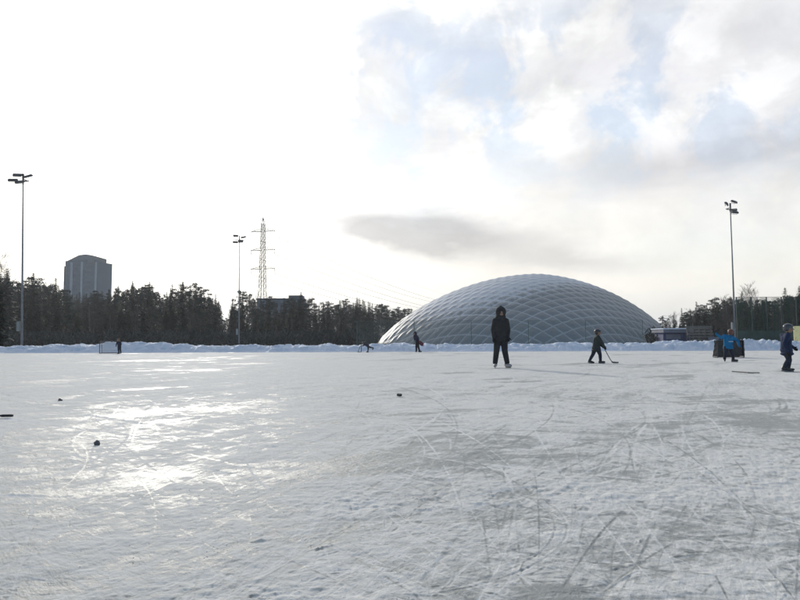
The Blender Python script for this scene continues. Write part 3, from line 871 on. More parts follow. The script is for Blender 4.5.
def plant(kind, x, y, d, label=None, group=None, i=None, wide=1.0):
    i = random.randrange(len(src[kind])) if i is None else i
    s0 = src[kind][i]; h = gz(x, y, d); sc = h / NAT[kind]
    if not used[kind][i]: r = s0; used[kind][i] = True
    else:
        r = s0.copy(); COL.objects.link(r)
        for ch in list(s0.children): c_ = ch.copy(); COL.objects.link(c_); c_.parent = r
    r.location = (gx(x, d), d, -.08); r.rotation_euler = (0, 0, random.uniform(0, 6.28))
    wd = wide * random.uniform(.85, 1.15) * (1.0 if sc > .8 else 1.15)
    r.scale = (sc * wd, sc * wd, sc)
    tag(r, label, 'tree', group)
    return r


prof = np.array([(-40, 268), (0, 272), (6, 269), (14, 279), (24, 277), (32, 273), (42, 276), (50, 280), (58, 280), (70, 290), (90, 291), (108, 287), (116, 283), (124, 285), (132, 281), (140, 286), (150, 281), (160, 287), (171, 284), (176, 284), (182, 281),
                 (192, 283.5), (204, 288), (213, 291), (219, 297), (223.5, 311), (227, 308), (233, 299), (241, 291), (250, 290), (258, 295), (268, 297), (280, 298), (292, 293), (300, 292), (309, 294), (314, 300), (324, 302), (334, 300), (345, 299), (357, 297), (366, 300), (380, 303), (400, 306), (415, 307)])
profR = np.array([(640, 318), (658, 316), (668, 314), (676, 309), (682, 308), (688, 309), (693, 304), (700, 303), (708, 302), (717, 299), (728, 297), (742, 294), (752, 296), (762, 295), (772, 295), (780, 293), (787, 289), (794, 293), (800, 288), (815, 287), (850, 284)])
# trees whose tops stand out against the sky
special = [
    ('spruce', 6, 267.5, 120, 'dark spruce whose top stands beside the left edge of the frame', 1), ('spruce', 31, 272, 140, 'spruce top just right of the nearest left floodlight mast', 2),
    ('bare', 41, 275, 150, 'bare leafless tree between the left mast and the tower block', 0), ('spruce', 55, 277, 150, 'spruce close to the left side of the tower block', 0),
    ('spruce', 132, 280, 150, 'pointed spruce a little right of the tower block', 3), ('spruce', 148, 281, 150, 'broad spruce topped by a thin leafless tip, midway in the left forest', 1),
    ('spruce', 171, 283.5, 150, 'regular cone-shaped spruce, left one of the two evenly pointed tops', 0), ('spruce', 181.5, 280.5, 148, 'regular cone-shaped spruce, right one of the two evenly pointed tops', 2),
    ('pine', 192, 283, 150, 'flat-topped pine right of the two evenly pointed spruces', 0), ('pine', 202, 287, 152, 'round-topped pine before the forest edge dips', 2),
    ('spruce', 215, 292, 150, 'spruce on the left rim of the bright gap in the forest', 3), ('spruce', 232, 298, 150, 'small spruce on the right rim of the bright gap in the forest', 1),
    ('pine', 242, 289.5, 140, 'pine crossing the middle floodlight mast', 1), ('bare', 253, 290, 185, 'thin bare tree between the middle mast and the pylon', 1),
    ('bare', 269, 289, 190, 'thin bare tree right against the foot of the pylon', 2), ('spruce', 300, 291.5, 160, 'dark tree above the right end of the apartment building', 1),
    ('bare', 308, 292, 165, 'bushy leafless tree right of the apartment building', 0), ('bare', 340, 301, 180, 'slender leafless tree in the low part of the forest left of the dome', 1),
    ('spruce', 357, 296.5, 180, 'tallest thin spruce in the low forest left of the dome', 3), ('bare', 414, 305, 215, 'small leafless treetop showing above the left slope of the dome', 1),
    ('spruce', 682, 307.5, 150, 'thin conifer top above the navy hut', 3), ('bare', 673, 309, 160, 'leafless tree just right of the dome edge', 0),
    ('spruce', 697, 301, 140, 'dark conifer above the timber stand', 0), ('pine', 717, 297, 130, 'rounded pine left of the right-hand mast', 0),
    ('bare', 751, 277.5, 120, 'tall bare birch standing above the ball net', 0), ('bare', 727, 290, 140, 'leafless treetop just left of the right-hand mast', 1),
    ('spruce', 742, 291, 120, 'conifer just right of the right-hand mast', 1), ('spruce', 786, 287, 110, 'tall dark spruce above the child skater at the right', 2),
    ('spruce', 800, 285, 108, 'spruce cut by the right edge of the picture', 1), ('bare', 795, 288, 125, 'thin leafless tree between the two tall spruces at the right edge', 1),
    ('pine', 268, 296, 150, 'pine in front of the left half of the apartment building', 2), ('spruce', 284, 297, 150, 'spruce in front of the middle of the apartment building', 3), ('pine', 291, 297.5, 155, 'pine in front of the right half of the apartment building', 0),
    ('bare', -6, 238, 62, 'bare tree reaching in over the left edge above the forest', 2), ('spruce', -2, 272, 50, 'near dark evergreen cut by the left edge of the frame', 1),
]
for kd, x, y, d, lb, i in special:
    plant(kd, x, y, d, lb, 'forest trees' if x > 0 else None, i, 1.0 if x > 0 else ((.9 if kd == 'bare' else .72)))


def band(x0, x1, n, dmin, dmax, pf, lo, hi, region, kinds):
    for k in range(n):
        x = x0 + (x1 - x0) * (k + random.random()) / n
        if 219 < x < 229 and lo < 5: continue
        y = np.interp(x, pf[:, 0], pf[:, 1]) + random.uniform(lo, hi)
        d = random.uniform(dmin, dmax); kd = random.choice(kinds)
        # stay off the dome and buildings
        Xd, Yd = gx(x, d) - DX, d - DY; lx = Xd * cy + Yd * sy_; ly = -Xd * sy_ + Yd * cy
        if abs(lx / (DA + 5)) ** 2.4 + abs(ly / (DB + 5)) ** 2.4 < 1: continue
        if abs(gx(x, d) - gx(279, AD)) < 11 and d > AD - 5: continue
        nm = {'spruce': 'dark spruce in the row of trees ', 'pine': 'dark pine in the row of trees ', 'bare': 'leafless tree among the dark trees '}[kd]
        plant(kd, x, float(y), d, nm + region, kd + ' trees ' + region)


K1 = ['spruce'] * 5 + ['pine'] * 2 + ['bare']
band(-25, 62, 26, 145, 185, prof, 1, 7, 'left of the tower block', K1)
band(62, 112, 16, 150, 190, prof, 0, 6, 'below the tower block', K1)
band(112, 222, 34, 155, 190, prof, 1, 7, 'between the tower block and the bright gap', K1)
band(228, 316, 26, 150, 195, prof, 2, 8, 'around the pylon foot', K1)
band(316, 412, 48, 170, 225, prof, 0, 5, 'left of the dome', ['spruce', 'spruce', 'pine', 'bare'])
band(-25, 400, 60, 122, 142, prof, 12, 26, 'in front of the left forest', ['spruce'] * 4 + ['pine', 'bare'])
band(655, 735, 40, 140, 190, profR, 0, 7, 'right of the dome', ['spruce', 'spruce', 'pine', 'bare'])
band(735, 840, 28, 100, 140, profR, 1, 8, 'behind the ball net', ['spruce', 'spruce', 'pine', 'bare'])
band(690, 840, 22, 82, 98, profR, 12, 22, 'low behind the ball net', ['spruce', 'spruce', 'bare'])
for k, v in src.items():
    for i, s0 in enumerate(v):
        if not used[k][i]:
            for ch in list(s0.children): bpy.data.objects.remove(ch)
            bpy.data.objects.remove(s0)

# deeper wood and scrub that read as one mass
def wood(name, x0, x1, n, dmin, dmax, pf, lo, hi, label):
    V = []; Q = []; rd = np.random.default_rng(99 + int(x0))
    for k in range(n):
        x = x0 + (x1 - x0) * rd.random(); d = rd.uniform(dmin, dmax); y = np.interp(x, pf[:, 0], pf[:, 1]) + rd.uniform(lo, hi)
        Xd, Yd = gx(x, d) - DX, d - DY; lx = Xd * cy + Yd * sy_; ly = -Xd * sy_ + Yd * cy
        if abs(lx / (DA + 6)) ** 2.4 + abs(ly / (DB + 6)) ** 2.4 < 1: continue
        if abs(gx(x, d) - gx(279, AD)) < 11 and d > AD - 6: continue
        h = max(1.5, gz(x, y, d)); m = 260
        f = rd.random(m) ** 1.1; rr = h * .2 * (1 - f) ** .8 * np.sqrt(rd.random(m)) + .1; a = rd.uniform(0, 6.28, m)
        c = np.stack([gx(x, d) + rr * np.cos(a), d + rr * np.sin(a), h * f], -1)
        dv = np.stack([np.cos(a), np.sin(a), rd.uniform(-.9, .1, m)], -1) * rd.uniform(.35, .8, m)[:, None] * (h / 14) ** .5
        uv = np.stack([-np.sin(a), np.cos(a), rd.uniform(-.4, .4, m)], -1) * rd.uniform(.12, .3, m)[:, None] * (h / 14) ** .5
        n0 = sum(len(v) for v in V)
        V.append(np.stack([c - uv, c + uv, c + dv + uv * .4, c + dv - uv * .4], 1).reshape(-1, 3))
        Q.append(np.arange(4 * m).reshape(-1, 4) + n0)
    o = np_mesh(name, np.vstack(V), np.vstack(Q), M['needles'], smooth=False)
    tag(o, label, 'wood', kind='stuff'); return o


wood('far_wood', -60, 405, 420, 190, 250, prof, 6, 16, 'dense dark wood behind the front rows of trees on the left')
wood('far_wood', 650, 880, 170, 150, 210, profR, 4, 12, 'dense dark wood behind the trees at the right')


def scrubs(x0, x1, n, dmin, dmax, h0, h1, label):
    V = []; Q = []; rd = np.random.default_rng(5)
    m = 40
    for k in range(n):
        x = x0 + (x1 - x0) * rd.random(); d = rd.uniform(dmin, dmax); h = rd.uniform(h0, h1)
        Xd, Yd = gx(x, d) - DX, d - DY; lx = Xd * cy + Yd * sy_; ly = -Xd * sy_ + Yd * cy
        if abs(lx / (DA + 5)) ** 2.4 + abs(ly / (DB + 5)) ** 2.4 < 1: continue
        a = rd.uniform(0, 6.28, m); f = rd.random(m); rr = rd.random(m) * h * .6
        c = np.stack([gx(x, d) + rr * np.cos(a), d + rr * np.sin(a), h * f * .8], -1)
        dv = np.stack([rd.normal(0, .25, m), rd.normal(0, .25, m), rd.uniform(.2, .8, m)], -1); uv = np.stack([rd.normal(0, .12, m), rd.normal(0, .12, m), rd.normal(0, .03, m)], -1)
        n0 = sum(len(v) for v in V); V.append(np.stack([c - uv, c + uv, c + dv + uv * .3, c + dv - uv * .3], 1).reshape(-1, 3)); Q.append(np.arange(4 * m).reshape(-1, 4) + n0)
    tag(np_mesh('undergrowth', np.vstack(V), np.vstack(Q), M['scrub'], smooth=False), label, 'undergrowth', kind='stuff')


scrubs(-60, 372, 860, 108, 150, 1.2, 3.6, 'brown leafless undergrowth along the foot of the left forest')
scrubs(650, 880, 350, 84, 130, 1.2, 3.0, 'brown leafless undergrowth along the foot of the right forest')

# ------------------------------------------------------------------ people
def solid(name, prims, m, parent, voxel=.012, sm=6):
    """tapered capsules and ellipsoids fused into one continuous surface"""
    bm = bmesh.new()
    for p in prims:
        if p[0] == 'c':
            _, a, ra, b_, rb = p; a = Vector(a); b_ = Vector(b_); L = (b_ - a).length; n = max(2, int(L / (min(ra, rb) * .35)) + 1)
            n = min(n, 24)
            for k in range(n + 1):
                f = k / n
                bmesh.ops.create_icosphere(bm, subdivisions=2, radius=ra + (rb - ra) * f, matrix=Matrix.Translation(a.lerp(b_, f)))
        else:
            _, c, sz, rot = p
            mt = Matrix.Translation(c) @ (rot.to_4x4() if rot is not None else Matrix.Identity(4)) @ Matrix.Diagonal((*sz, 1))
            bmesh.ops.create_icosphere(bm, subdivisions=3, radius=1, matrix=mt)
    me = bpy.data.meshes.new(name); bm.to_mesh(me); bm.free()
    o = bpy.data.objects.new(name, me); COL.objects.link(o)
    r = o.modifiers.new('r', 'REMESH'); r.mode = 'VOXEL'; r.voxel_size = voxel
    if sm: s_ = o.modifiers.new('s', 'SMOOTH'); s_.factor = .5; s_.iterations = sm
    dg = bpy.context.evaluated_depsgraph_get(); dg.update()
    me2 = bpy.data.meshes.new_from_object(o.evaluated_get(dg)); o.modifiers.clear(); o.data = me2; bpy.data.meshes.remove(me)
    me2.name = name; me2.materials.clear(); me2.materials.append(m); me2.polygons.foreach_set('use_smooth', [True] * len(me2.polygons))
    o.parent = parent
    return o


def cloth_mat(name, col, bump=.012, bs=9):
    return mat(name, col, .85, bump, bs, .25, 7, spec=.25)


m_skin = mat('skin', (.24, .145, .105), .6)
m_eye = mat('eye', (.02, .015, .012), .3)


def person(loc, S, J, face, cl, label, hood=False, helmet=None, hair=None, skirt=0.0, bulk=1.0, boots=None, kid=True, seedc=0):
    """S: standing height. J: joints in metres (x right, y away, z up). face: horizontal unit vector the face looks along."""
    r = empty('person', loc); tag(r, label, 'person')
    V3 = lambda k: Vector(J[k]); u = S
    hr = .075 * u if kid else .066 * u                      # half head width
    hd = V3('head'); fv = Vector(face).normalized(); yaw = math.atan2(fv.y, fv.x) - math.pi / 2
    rot = Matrix.Rotation(yaw, 3, 'Z') @ Matrix.Rotation(-math.asin(max(-1, min(1, fv.z))) * 0, 3, 'X')
    hp = lambda x, y, z: hd + rot @ Vector((x * hr, y * hr, z * hr))
    body = [('e', hd + rot @ Vector((0, -.08 * hr, .1 * hr)), (hr * .98, hr * 1.15, hr * 1.2), rot), ('e', hp(0, .45, -.55), (hr * .62, hr * .6, hr * .62), rot),
            ('c', hp(0, 1.05, .1), hr * .12, hp(0, 1.28, -.25), hr * .2), ('e', hp(0, 1.0, -.72), (hr * .3, hr * .14, hr * .1), rot),
            ('e', hp(1.0, 0, -.05), (hr * .12, hr * .25, hr * .32), rot), ('e', hp(-1.0, 0, -.05), (hr * .12, hr * .25, hr * .32), rot),
            ('c', V3('neck'), .032 * u, hd - Vector((0, 0, hr * .6)), .034 * u), ('c', V3('chest'), .07 * u, V3('neck'), .035 * u), ('c', V3('pelvis'), .07 * u, V3('chest'), .075 * u)]
    for s_ in 'LR':
        body += [('c', V3('chest') + Vector((0, 0, .04 * u)), .04 * u, V3('sh' + s_), .032 * u), ('c', V3('sh' + s_), .032 * u, V3('el' + s_), .025 * u), ('c', V3('el' + s_), .024 * u, V3('wr' + s_), .017 * u),
                 ('c', V3('hip' + s_), .05 * u, V3('kn' + s_), .034 * u), ('c', V3('kn' + s_), .033 * u, V3('an' + s_), .022 * u)]
    vox = max(.009, .0075 * u)
    solid('body', body, m_skin, r, vox, 3)
    for s_ in (-1, 1):
        eb = MB(); c = hp(.38 * s_, 1.0, .05)
        eb.tube([c - Vector((0, 0, hr * .09)), c, c + Vector((0, 0, hr * .09))], [hr * .04, hr * .11, hr * .04], 8); eb.build('eye', m_eye, r, True)
    k = bulk; jk = [('e', V3('pelvis') + Vector((0, 0, .0)), (.128 * u * k, .10 * u * k, .075 * u), rot), ('c', V3('pelvis') + Vector((0, 0, .06 * u)), .098 * u * k, V3('chest'), .100 * u * k), ('c', V3('chest'), .095 * u * k, V3('neck') - Vector((0, 0, .03 * u)), .055 * u * k)]
    if skirt:
        hm2 = V3('pelvis') + Vector(J.get('hem', (0, 0, -skirt))); jk += [('c', V3('pelvis') + Vector((0, 0, .03 * u)), .10 * u * k, hm2 + Vector((0, 0, .03 * u)), .105 * u * k), ('e', hm2 - Vector((0, 0, .035 * u)), (.132 * u * k, .115 * u * k, .05 * u), rot)]
    for s_ in 'LR':
        jk += [('c', V3('chest') + Vector((0, 0, .05 * u)), .06 * u * k, V3('sh' + s_), .052 * u * k), ('c', V3('sh' + s_), .052 * u * k, V3('el' + s_), .043 * u * k), ('c', V3('el' + s_), .043 * u * k, V3('wr' + s_), .034 * u * k)]
        jk += [('c', V3('chest').lerp(V3('sh' + s_), .6), .07 * u * k, V3('pelvis').lerp(V3('hip' + s_), .8), .075 * u * k)]
    solid('jacket', jk, cl['jacket'], r, vox, 5)
    if 'stripe' in cl:
        c = V3('chest').lerp(V3('pelvis'), .35); MB().box((c.x + .02, c.y - .115 * u * k, c.z), (.14 * u, .02, .018 * u)).build('reflector', cl['stripe'], r)
    tr = []
    for s_ in 'LR':
        tr += [('c', V3('pelvis'), .082 * u, V3('hip' + s_), .078 * u), ('c', V3('hip' + s_), .074 * u * min(k, 1.15), V3('kn' + s_), .053 * u), ('c', V3('kn' + s_), .053 * u, V3('an' + s_), .044 * u)]
    solid('trousers', tr, cl['trousers'], r, vox, 4)
    for s_ in 'LR':
        an = V3('an' + s_); td = Vector(J['toe' + s_]); td2 = td.normalized(); up_ = Vector((0, 0, 1)); L = .14 * u
        zb_ = Vector((0, 0, 0)); heel = an + td2 * (-.03 * u) + Vector((0, 0, -.045 * u)); toe = heel + td2 * L
        bt = solid('skate', [('c', an + Vector((0, 0, .02 * u)), .038 * u, heel, .034 * u), ('c', heel, .034 * u, toe, .027 * u), ('c', toe, .027 * u, toe + td2 * .01 * u, .024 * u)], cl['skate'], r, .008, 3)
        sd = td2.cross(up_).normalized(); b0 = heel - td2 * .03 * u; b1 = toe + td2 * .02 * u; dn_ = sd.cross(td2).normalized()
        if dn_.z > 0: dn_ = -dn_
        bl = MB(); a0 = b0 + dn_ * .033 * u; a1 = b1 + dn_ * .025 * u; bot0 = b0 + dn_ * .062 * u; bot1 = b1 + dn_ * .062 * u; th_ = sd * .003
        bl.add([a0 - th_, a1 - th_, bot1 - th_, bot0 - th_, a0 + th_, a1 + th_, bot1 + th_, bot0 + th_], [(0, 1, 2, 3), (4, 7, 6, 5), (0, 4, 5, 1), (3, 2, 6, 7), (0, 3, 7, 4), (1, 5, 6, 2)])
        bl.build('blade', M['galv'], bt)
        w0 = V3('wr' + s_); fd = (w0 - V3('el' + s_)).normalized(); sx_ = fd.cross(Vector((0, 1, 0.3))).normalized(); nz = fd.cross(sx_)
        gr = 1.15 * u; gl = [('c', w0, .026 * u, w0 + fd * .045 * gr, .027 * u)]
        for q_, ln_ in ((-1.5, .030), (-.5, .037), (.5, .035), (1.5, .027)):
            f0 = w0 + fd * .05 * gr + sx_ * q_ * .0125 * gr; f1 = f0 + fd * ln_ * .7 * gr + nz * .008 * gr; f2 = f1 + fd * ln_ * .5 * gr + nz * .022 * gr
            gl += [('c', f0, .0095 * gr, f1, .009 * gr), ('c', f1, .009 * gr, f2, .0078 * gr)]
        gl += [('c', w0 + fd * .018 * gr + sx_ * .018 * gr, .0105 * gr, w0 + fd * .05 * gr + sx_ * .043 * gr + nz * .012 * gr, .0085 * gr)]
        solid('glove', gl, cl['glove'], r, .006, 1)
    if hood:
        solid('hood', [('e', hp(0, -.22, .16), (hr * 1.38, hr * 1.3, hr * 1.42), rot), ('c', hp(0, -.35, .4), hr * 1.0, hp(0, -.2, 1.45), hr * .36), ('c', hp(0, -.3, -.4), hr * 1.12, V3('neck') - Vector((0, 0, .02 * u)), hr * 1.45)], cl['hat'], r, vox, 4)
    if helmet:
        hm_ = solid('helmet', [('e', hp(0, -.12, .38), (hr * 1.12, hr * 1.26, hr * 1.02), rot), ('e', hp(0, -.5, 0), (hr * 1.08, hr * .85, hr * .9), rot), ('c', hp(-.75, .85, .62), hr * .24, hp(.75, .85, .62), hr * .24)], helmet, r, .009, 2)
        cg = MB(); cg.tube([hp(-1.05, .3, -.1), hp(-.8, 1.15, -.3), hp(0, 1.6, -.4), hp(.8, 1.15, -.3), hp(1.05, .3, -.1)], hr * .05, 6)
        cg.build('face_guard', M['galv'], hm_)
    if hair:
        solid('hair', [('e', hp(0, -.25, .35), (hr * 1.1, hr * 1.15, hr * 1.1), rot), ('e', hp(0, -.55, -.3), (hr * .95, hr * .7, hr * .9), rot)], hair, r, .009, 2)
    return r


cblack = cloth_mat('charcoal_cloth', (.032, .032, .034)); cpants = cloth_mat('black_trousers', (.026, .027, .032)); cg_ = cloth_mat('dark_green_coat', (.032, .042, .042)); cnavy = cloth_mat('navy_jacket', (.016, .027, .065))
cblue = cloth_mat('bright_blue_jacket', (.012, .135, .29)); cnav2 = cloth_mat('navy_trousers', (.022, .028, .045)); cred = cloth_mat('dark_red_cloth', (.10, .032, .045)); cpur = cloth_mat('dark_purple_cloth', (.035, .032, .055))
m_skg = mat('grey_skate', (.30, .30, .31), .5); m_skb = mat('black_skate', (.025, .025, .028), .4); m_hair = mat('brown_hair', (.10, .045, .025), .7, .005, 60); m_silver = mat('silver_helmet', (.05, .058, .07), .2); m_glv = cloth_mat('black_glove', (.02, .02, .022))
m_bh = mat('black_helmet', (.03, .03, .035), .35)

# 1 hooded adult
A = dict(head=(.01, -.03, 1.62), neck=(0, 0, 1.49), chest=(0, 0, 1.30), pelvis=(0, 0, .97), shL=(-.165, 0, 1.375), elL=(-.225, .02, 1.12), wrL=(-.215, -.05, .90), shR=(.165, 0, 1.375), elR=(.23, .03, 1.12), wrR=(.20, -.06, .91),
         hipL=(-.09, 0, .90), knL=(-.135, -.03, .50), anL=(-.175, 0, .15), toeL=(-.2, -1, -.05), hipR=(.09, 0, .90), knR=(.10, -.06, .50), anR=(.175, 0, .15), toeR=(.35, -1, -.05), hem=(0, 0, -.07))
d = F * H / (367.8 - HOR(500))
person((gx(500.5, d), d, .012), 1.74, A, (0.02, -1, 0), dict(jacket=cblack, trousers=cpants, skate=m_skg, glove=m_glv, hat=cblack),
       'adult in a hooded charcoal parka and black trousers standing on skates facing the camera', hood=True, skirt=.2, bulk=.93, kid=False)

# 2 child with a stick
d = F * H / (363.5 - HOR(597)); s = 1.0
A = dict(head=(.03, 0, 1.06), neck=(.01, 0, .95), chest=(0, 0, .82), pelvis=(-.03, 0, .56), shL=(.0, .12, .90), elL=(.08, .16, .72), wrL=(.17, .05, .60), shR=(.0, -.12, .90), elR=(.10, -.17, .73), wrR=(.20, -.10, .585),
         hipL=(-.06, .06, .52), knL=(-.13, .08, .30), anL=(-.235, .08, .125), toeL=(1, .1, -.35), hipR=(0, -.06, .52), knR=(.07, -.07, .30), anR=(.08, -.06, .105), toeR=(1, -.05, -.03), hem=(-.02, 0, -.07))
k2 = person((gx(596.5, d), d, .012), 1.17, A, (1, 0, 0), dict(jacket=cg_, trousers=cnav2, skate=m_skb, glove=m_glv), 'small child in a dark coat and helmet skating right with a hockey stick', helmet=m_bh, skirt=.12, bulk=1.12)
def hockey_stick(pts, base, rads, name, label, mt, blade_pts, rz=0):
    r = empty(name, base, rz); tag(r, label, 'hockey stick')
    sh = MB()
    sh.tube(pts, rads, 6); sh.build('shaft', mt, r)
    b2 = MB(); vs = []
    for p, h_ in blade_pts: p = Vector(p); vs += [p + Vector((0, -.008, 0)), p + Vector((0, .008, 0)), p + Vector((0, .008, h_)), p + Vector((0, -.008, h_))]
    n = len(blade_pts); fs = [(0, 1, 2, 3), tuple(4 * (n - 1) + i for i in (3, 2, 1, 0))]
    for i in range(n - 1):
        for j in range(4): fs.append((4 * i + j, 4 * i + (j + 1) % 4, 4 * i + 4 + (j + 1) % 4, 4 * i + 4 + j))
    b2.add(vs, fs); b2.build('blade', M['tape'], r)
    return r
hockey_stick([(.05, .04, .78), (.20, -.04, .56), (.40, -.10, .14), (.455, -.11, .055)], (gx(596.5, d), d, .015), .0125, 'hockey_stick', 'hockey stick held by the small child in the dark coat', M['stick'], [((.44, -.11, .025), .055), ((.50, -.11, .004), .055), ((.60, -.10, 0), .05), ((.69, -.085, .004), .042)])

# 3 child in blue
d = F * H / (362.0 - HOR(727))
A = dict(head=(.10, -.02, 1.06), neck=(.06, 0, .95), chest=(.02, 0, .82), pelvis=(0, 0, .56), shL=(-.11, 0, .93), elL=(-.26, -.05, .86), wrL=(-.41, -.09, .97), shR=(.16, 0, .88), elR=(.32, -.06, .76), wrR=(.30, -.16, .62),
         hipL=(-.07, 0, .52), knL=(-.13, -.05, .30), anL=(-.14, 0, .115), toeL=(-.4, -.8, -.1), hipR=(.07, 0, .52), knR=(.10, -.06, .31), anR=(.17, .0, .115), toeR=(.7, -.6, -.03))
person((gx(727, d), d, .012), 1.17, A, (.35, 1, 0), dict(jacket=cblue, trousers=cnav2, skate=m_skb, glove=cblue, stripe=mat('reflective_strip', (.5, .55, .6), .4)),
       'child in a bright blue jacket with arms spread, in front of the black goal', helmet=mat('brown_helmet', (.12, .05, .035), .5), bulk=1.1, skirt=.02)

# 4 child at right edge
d = F * H / (371.8 - HOR(786))
A = dict(head=(.06, 0, 1.07), neck=(.03, 0, .95), chest=(0, 0, .80), pelvis=(-.02, 0, .53), shL=(-.02, .13, .89), elL=(.10, .20, .72), wrL=(.22, .12, .60), shR=(-.04, -.13, .89), elR=(-.17, -.20, .70), wrR=(-.13, -.22, .50),
         hipL=(.02, .07, .48), knL=(.10, .08, .29), anL=(.05, .06, .105), toeL=(1, .1, -.03), hipR=(-.03, -.07, .48), knR=(-.02, -.09, .29), anR=(-.14, -.10, .125), toeR=(1, -.1, -.2), hem=(.02, 0, -.05))
person((gx(785.5, d), d, .012), 1.17, A, (1, -.12, 0), dict(jacket=cnavy, trousers=cnav2, skate=m_skb, glove=m_glv), 'child in a navy jacket and silver helmet skating right by the right edge', helmet=m_silver, skirt=.10, bulk=1.1)

# 5 far person with red
d = 45.0
A = dict(head=(-.17, -.02, 1.31), neck=(-.15, 0, 1.19), chest=(-.11, 0, 1.03), pelvis=(-.02, 0, .74), shL=(-.24, .03, 1.13), elL=(-.22, -.1, .90), wrL=(-.05, -.16, .78), shR=(.00, 0, 1.12), elR=(.07, -.06, .92), wrR=(.10, -.12, .74),
         hipL=(-.06, .02, .70), knL=(-.09, -.02, .40), anL=(-.08, 0, .12), toeL=(-.3, -1, -.03), hipR=(.06, 0, .70), knR=(.05, -.06, .40), anR=(.13, 0, .12), toeR=(.8, -.6, -.03))
person((gx(417.3, d), d, .012), 1.44, A, (-.5, -1, 0), dict(jacket=cpur, trousers=cpants, skate=m_skb, glove=m_glv, hat=cpur), 'distant dark-clothed skater leaning back and holding a dark red bundle, before the dome', hood=True, kid=False, bulk=.85)
rb = empty('jacket_bundle', (gx(417.3, d), d, 0)); tag(rb, 'dark red jacket held at the hip of the distant skater', 'jacket')
solid('folded_cloth', [('c', (.12, -.14, .74), .10, (.30, -.12, .58), .14), ('c', (.30, -.12, .58), .13, (.36, -.10, .50), .07)], cred, rb, .02, 3)

# 6 bent child with skating aid
d = 44.5
A = dict(head=(-.27, -.02, .66), neck=(-.20, 0, .60), chest=(-.13, 0, .54), pelvis=(.04, 0, .44), shL=(-.18, .09, .56), elL=(-.27, .12, .46), wrL=(-.37, .08, .46), shR=(-.18, -.09, .56), elR=(-.27, -.12, .46), wrR=(-.37, -.08, .46),
         hipL=(.04, .05, .41), knL=(.06, .06, .24), anL=(.03, .04, .095), toeL=(-1, 0, -.03), hipR=(.06, -.05, .42), knR=(.24, -.06, .34), anR=(.40, -.06, .32), toeR=(-.5, 0, -.8))
person((gx(367.3, d), d, .012), .92, A, (-1, -.1, -.2), dict(jacket=cpur, trousers=cpants, skate=m_skb, glove=m_glv), 'tiny distant child bending over a support frame with one leg kicked back', helmet=m_bh, bulk=1.05)
sa = empty('skating_aid', (gx(361.8, d), d, .012)); tag(sa, 'small thin metal skating support frame held by the bending child', 'skating aid')
MB().tube([(-.28, -.15, .02), (-.05, -.15, .02), (-.02, -.15, .48), (-.02, .15, .48), (-.05, .15, .02), (-.28, .15, .02)], .018, 6).tube([(-.28, -.15, .02), (-.10, -.15, .45), (-.02, -.15, .48)], .016, 6).tube([(-.28, .15, .02), (-.10, .15, .45), (-.02, .15, .48)], .016, 6).build('tube_frame', M['goal'], sa)
MB().tube([(.0, -.16, .49), (.0, .16, .49)], .022, 8).build('handle', M['black'], sa)

# 7 child at the left goal
d = 42.5
A = dict(head=(-.05, -.02, .92), neck=(-.03, 0, .83), chest=(-.02, 0, .72), pelvis=(.02, 0, .50), shL=(-.12, 0, .78), elL=(-.17, -.04, .64), wrL=(-.14, -.12, .54), shR=(.09, 0, .78), elR=(.15, -.02, .63), wrR=(.14, -.1, .51),
         hipL=(-.03, 0, .46), knL=(-.02, -.04, .27), anL=(.0, 0, .10), toeL=(-.4, -.9, -.03), hipR=(.08, 0, .46), knR=(.11, -.03, .27), anR=(.13, .0, .10), toeR=(.4, -.9, -.03))
person((gx(119.6, d), d, .012), 1.02, A, (-.4, -1, 0), dict(jacket=cloth_mat('dark_navy_jacket', (.022, .026, .05)), trousers=cnav2, skate=m_skb, glove=m_glv), 'distant child in dark navy standing beside the small goal on the left', hair=m_hair, bulk=.9)

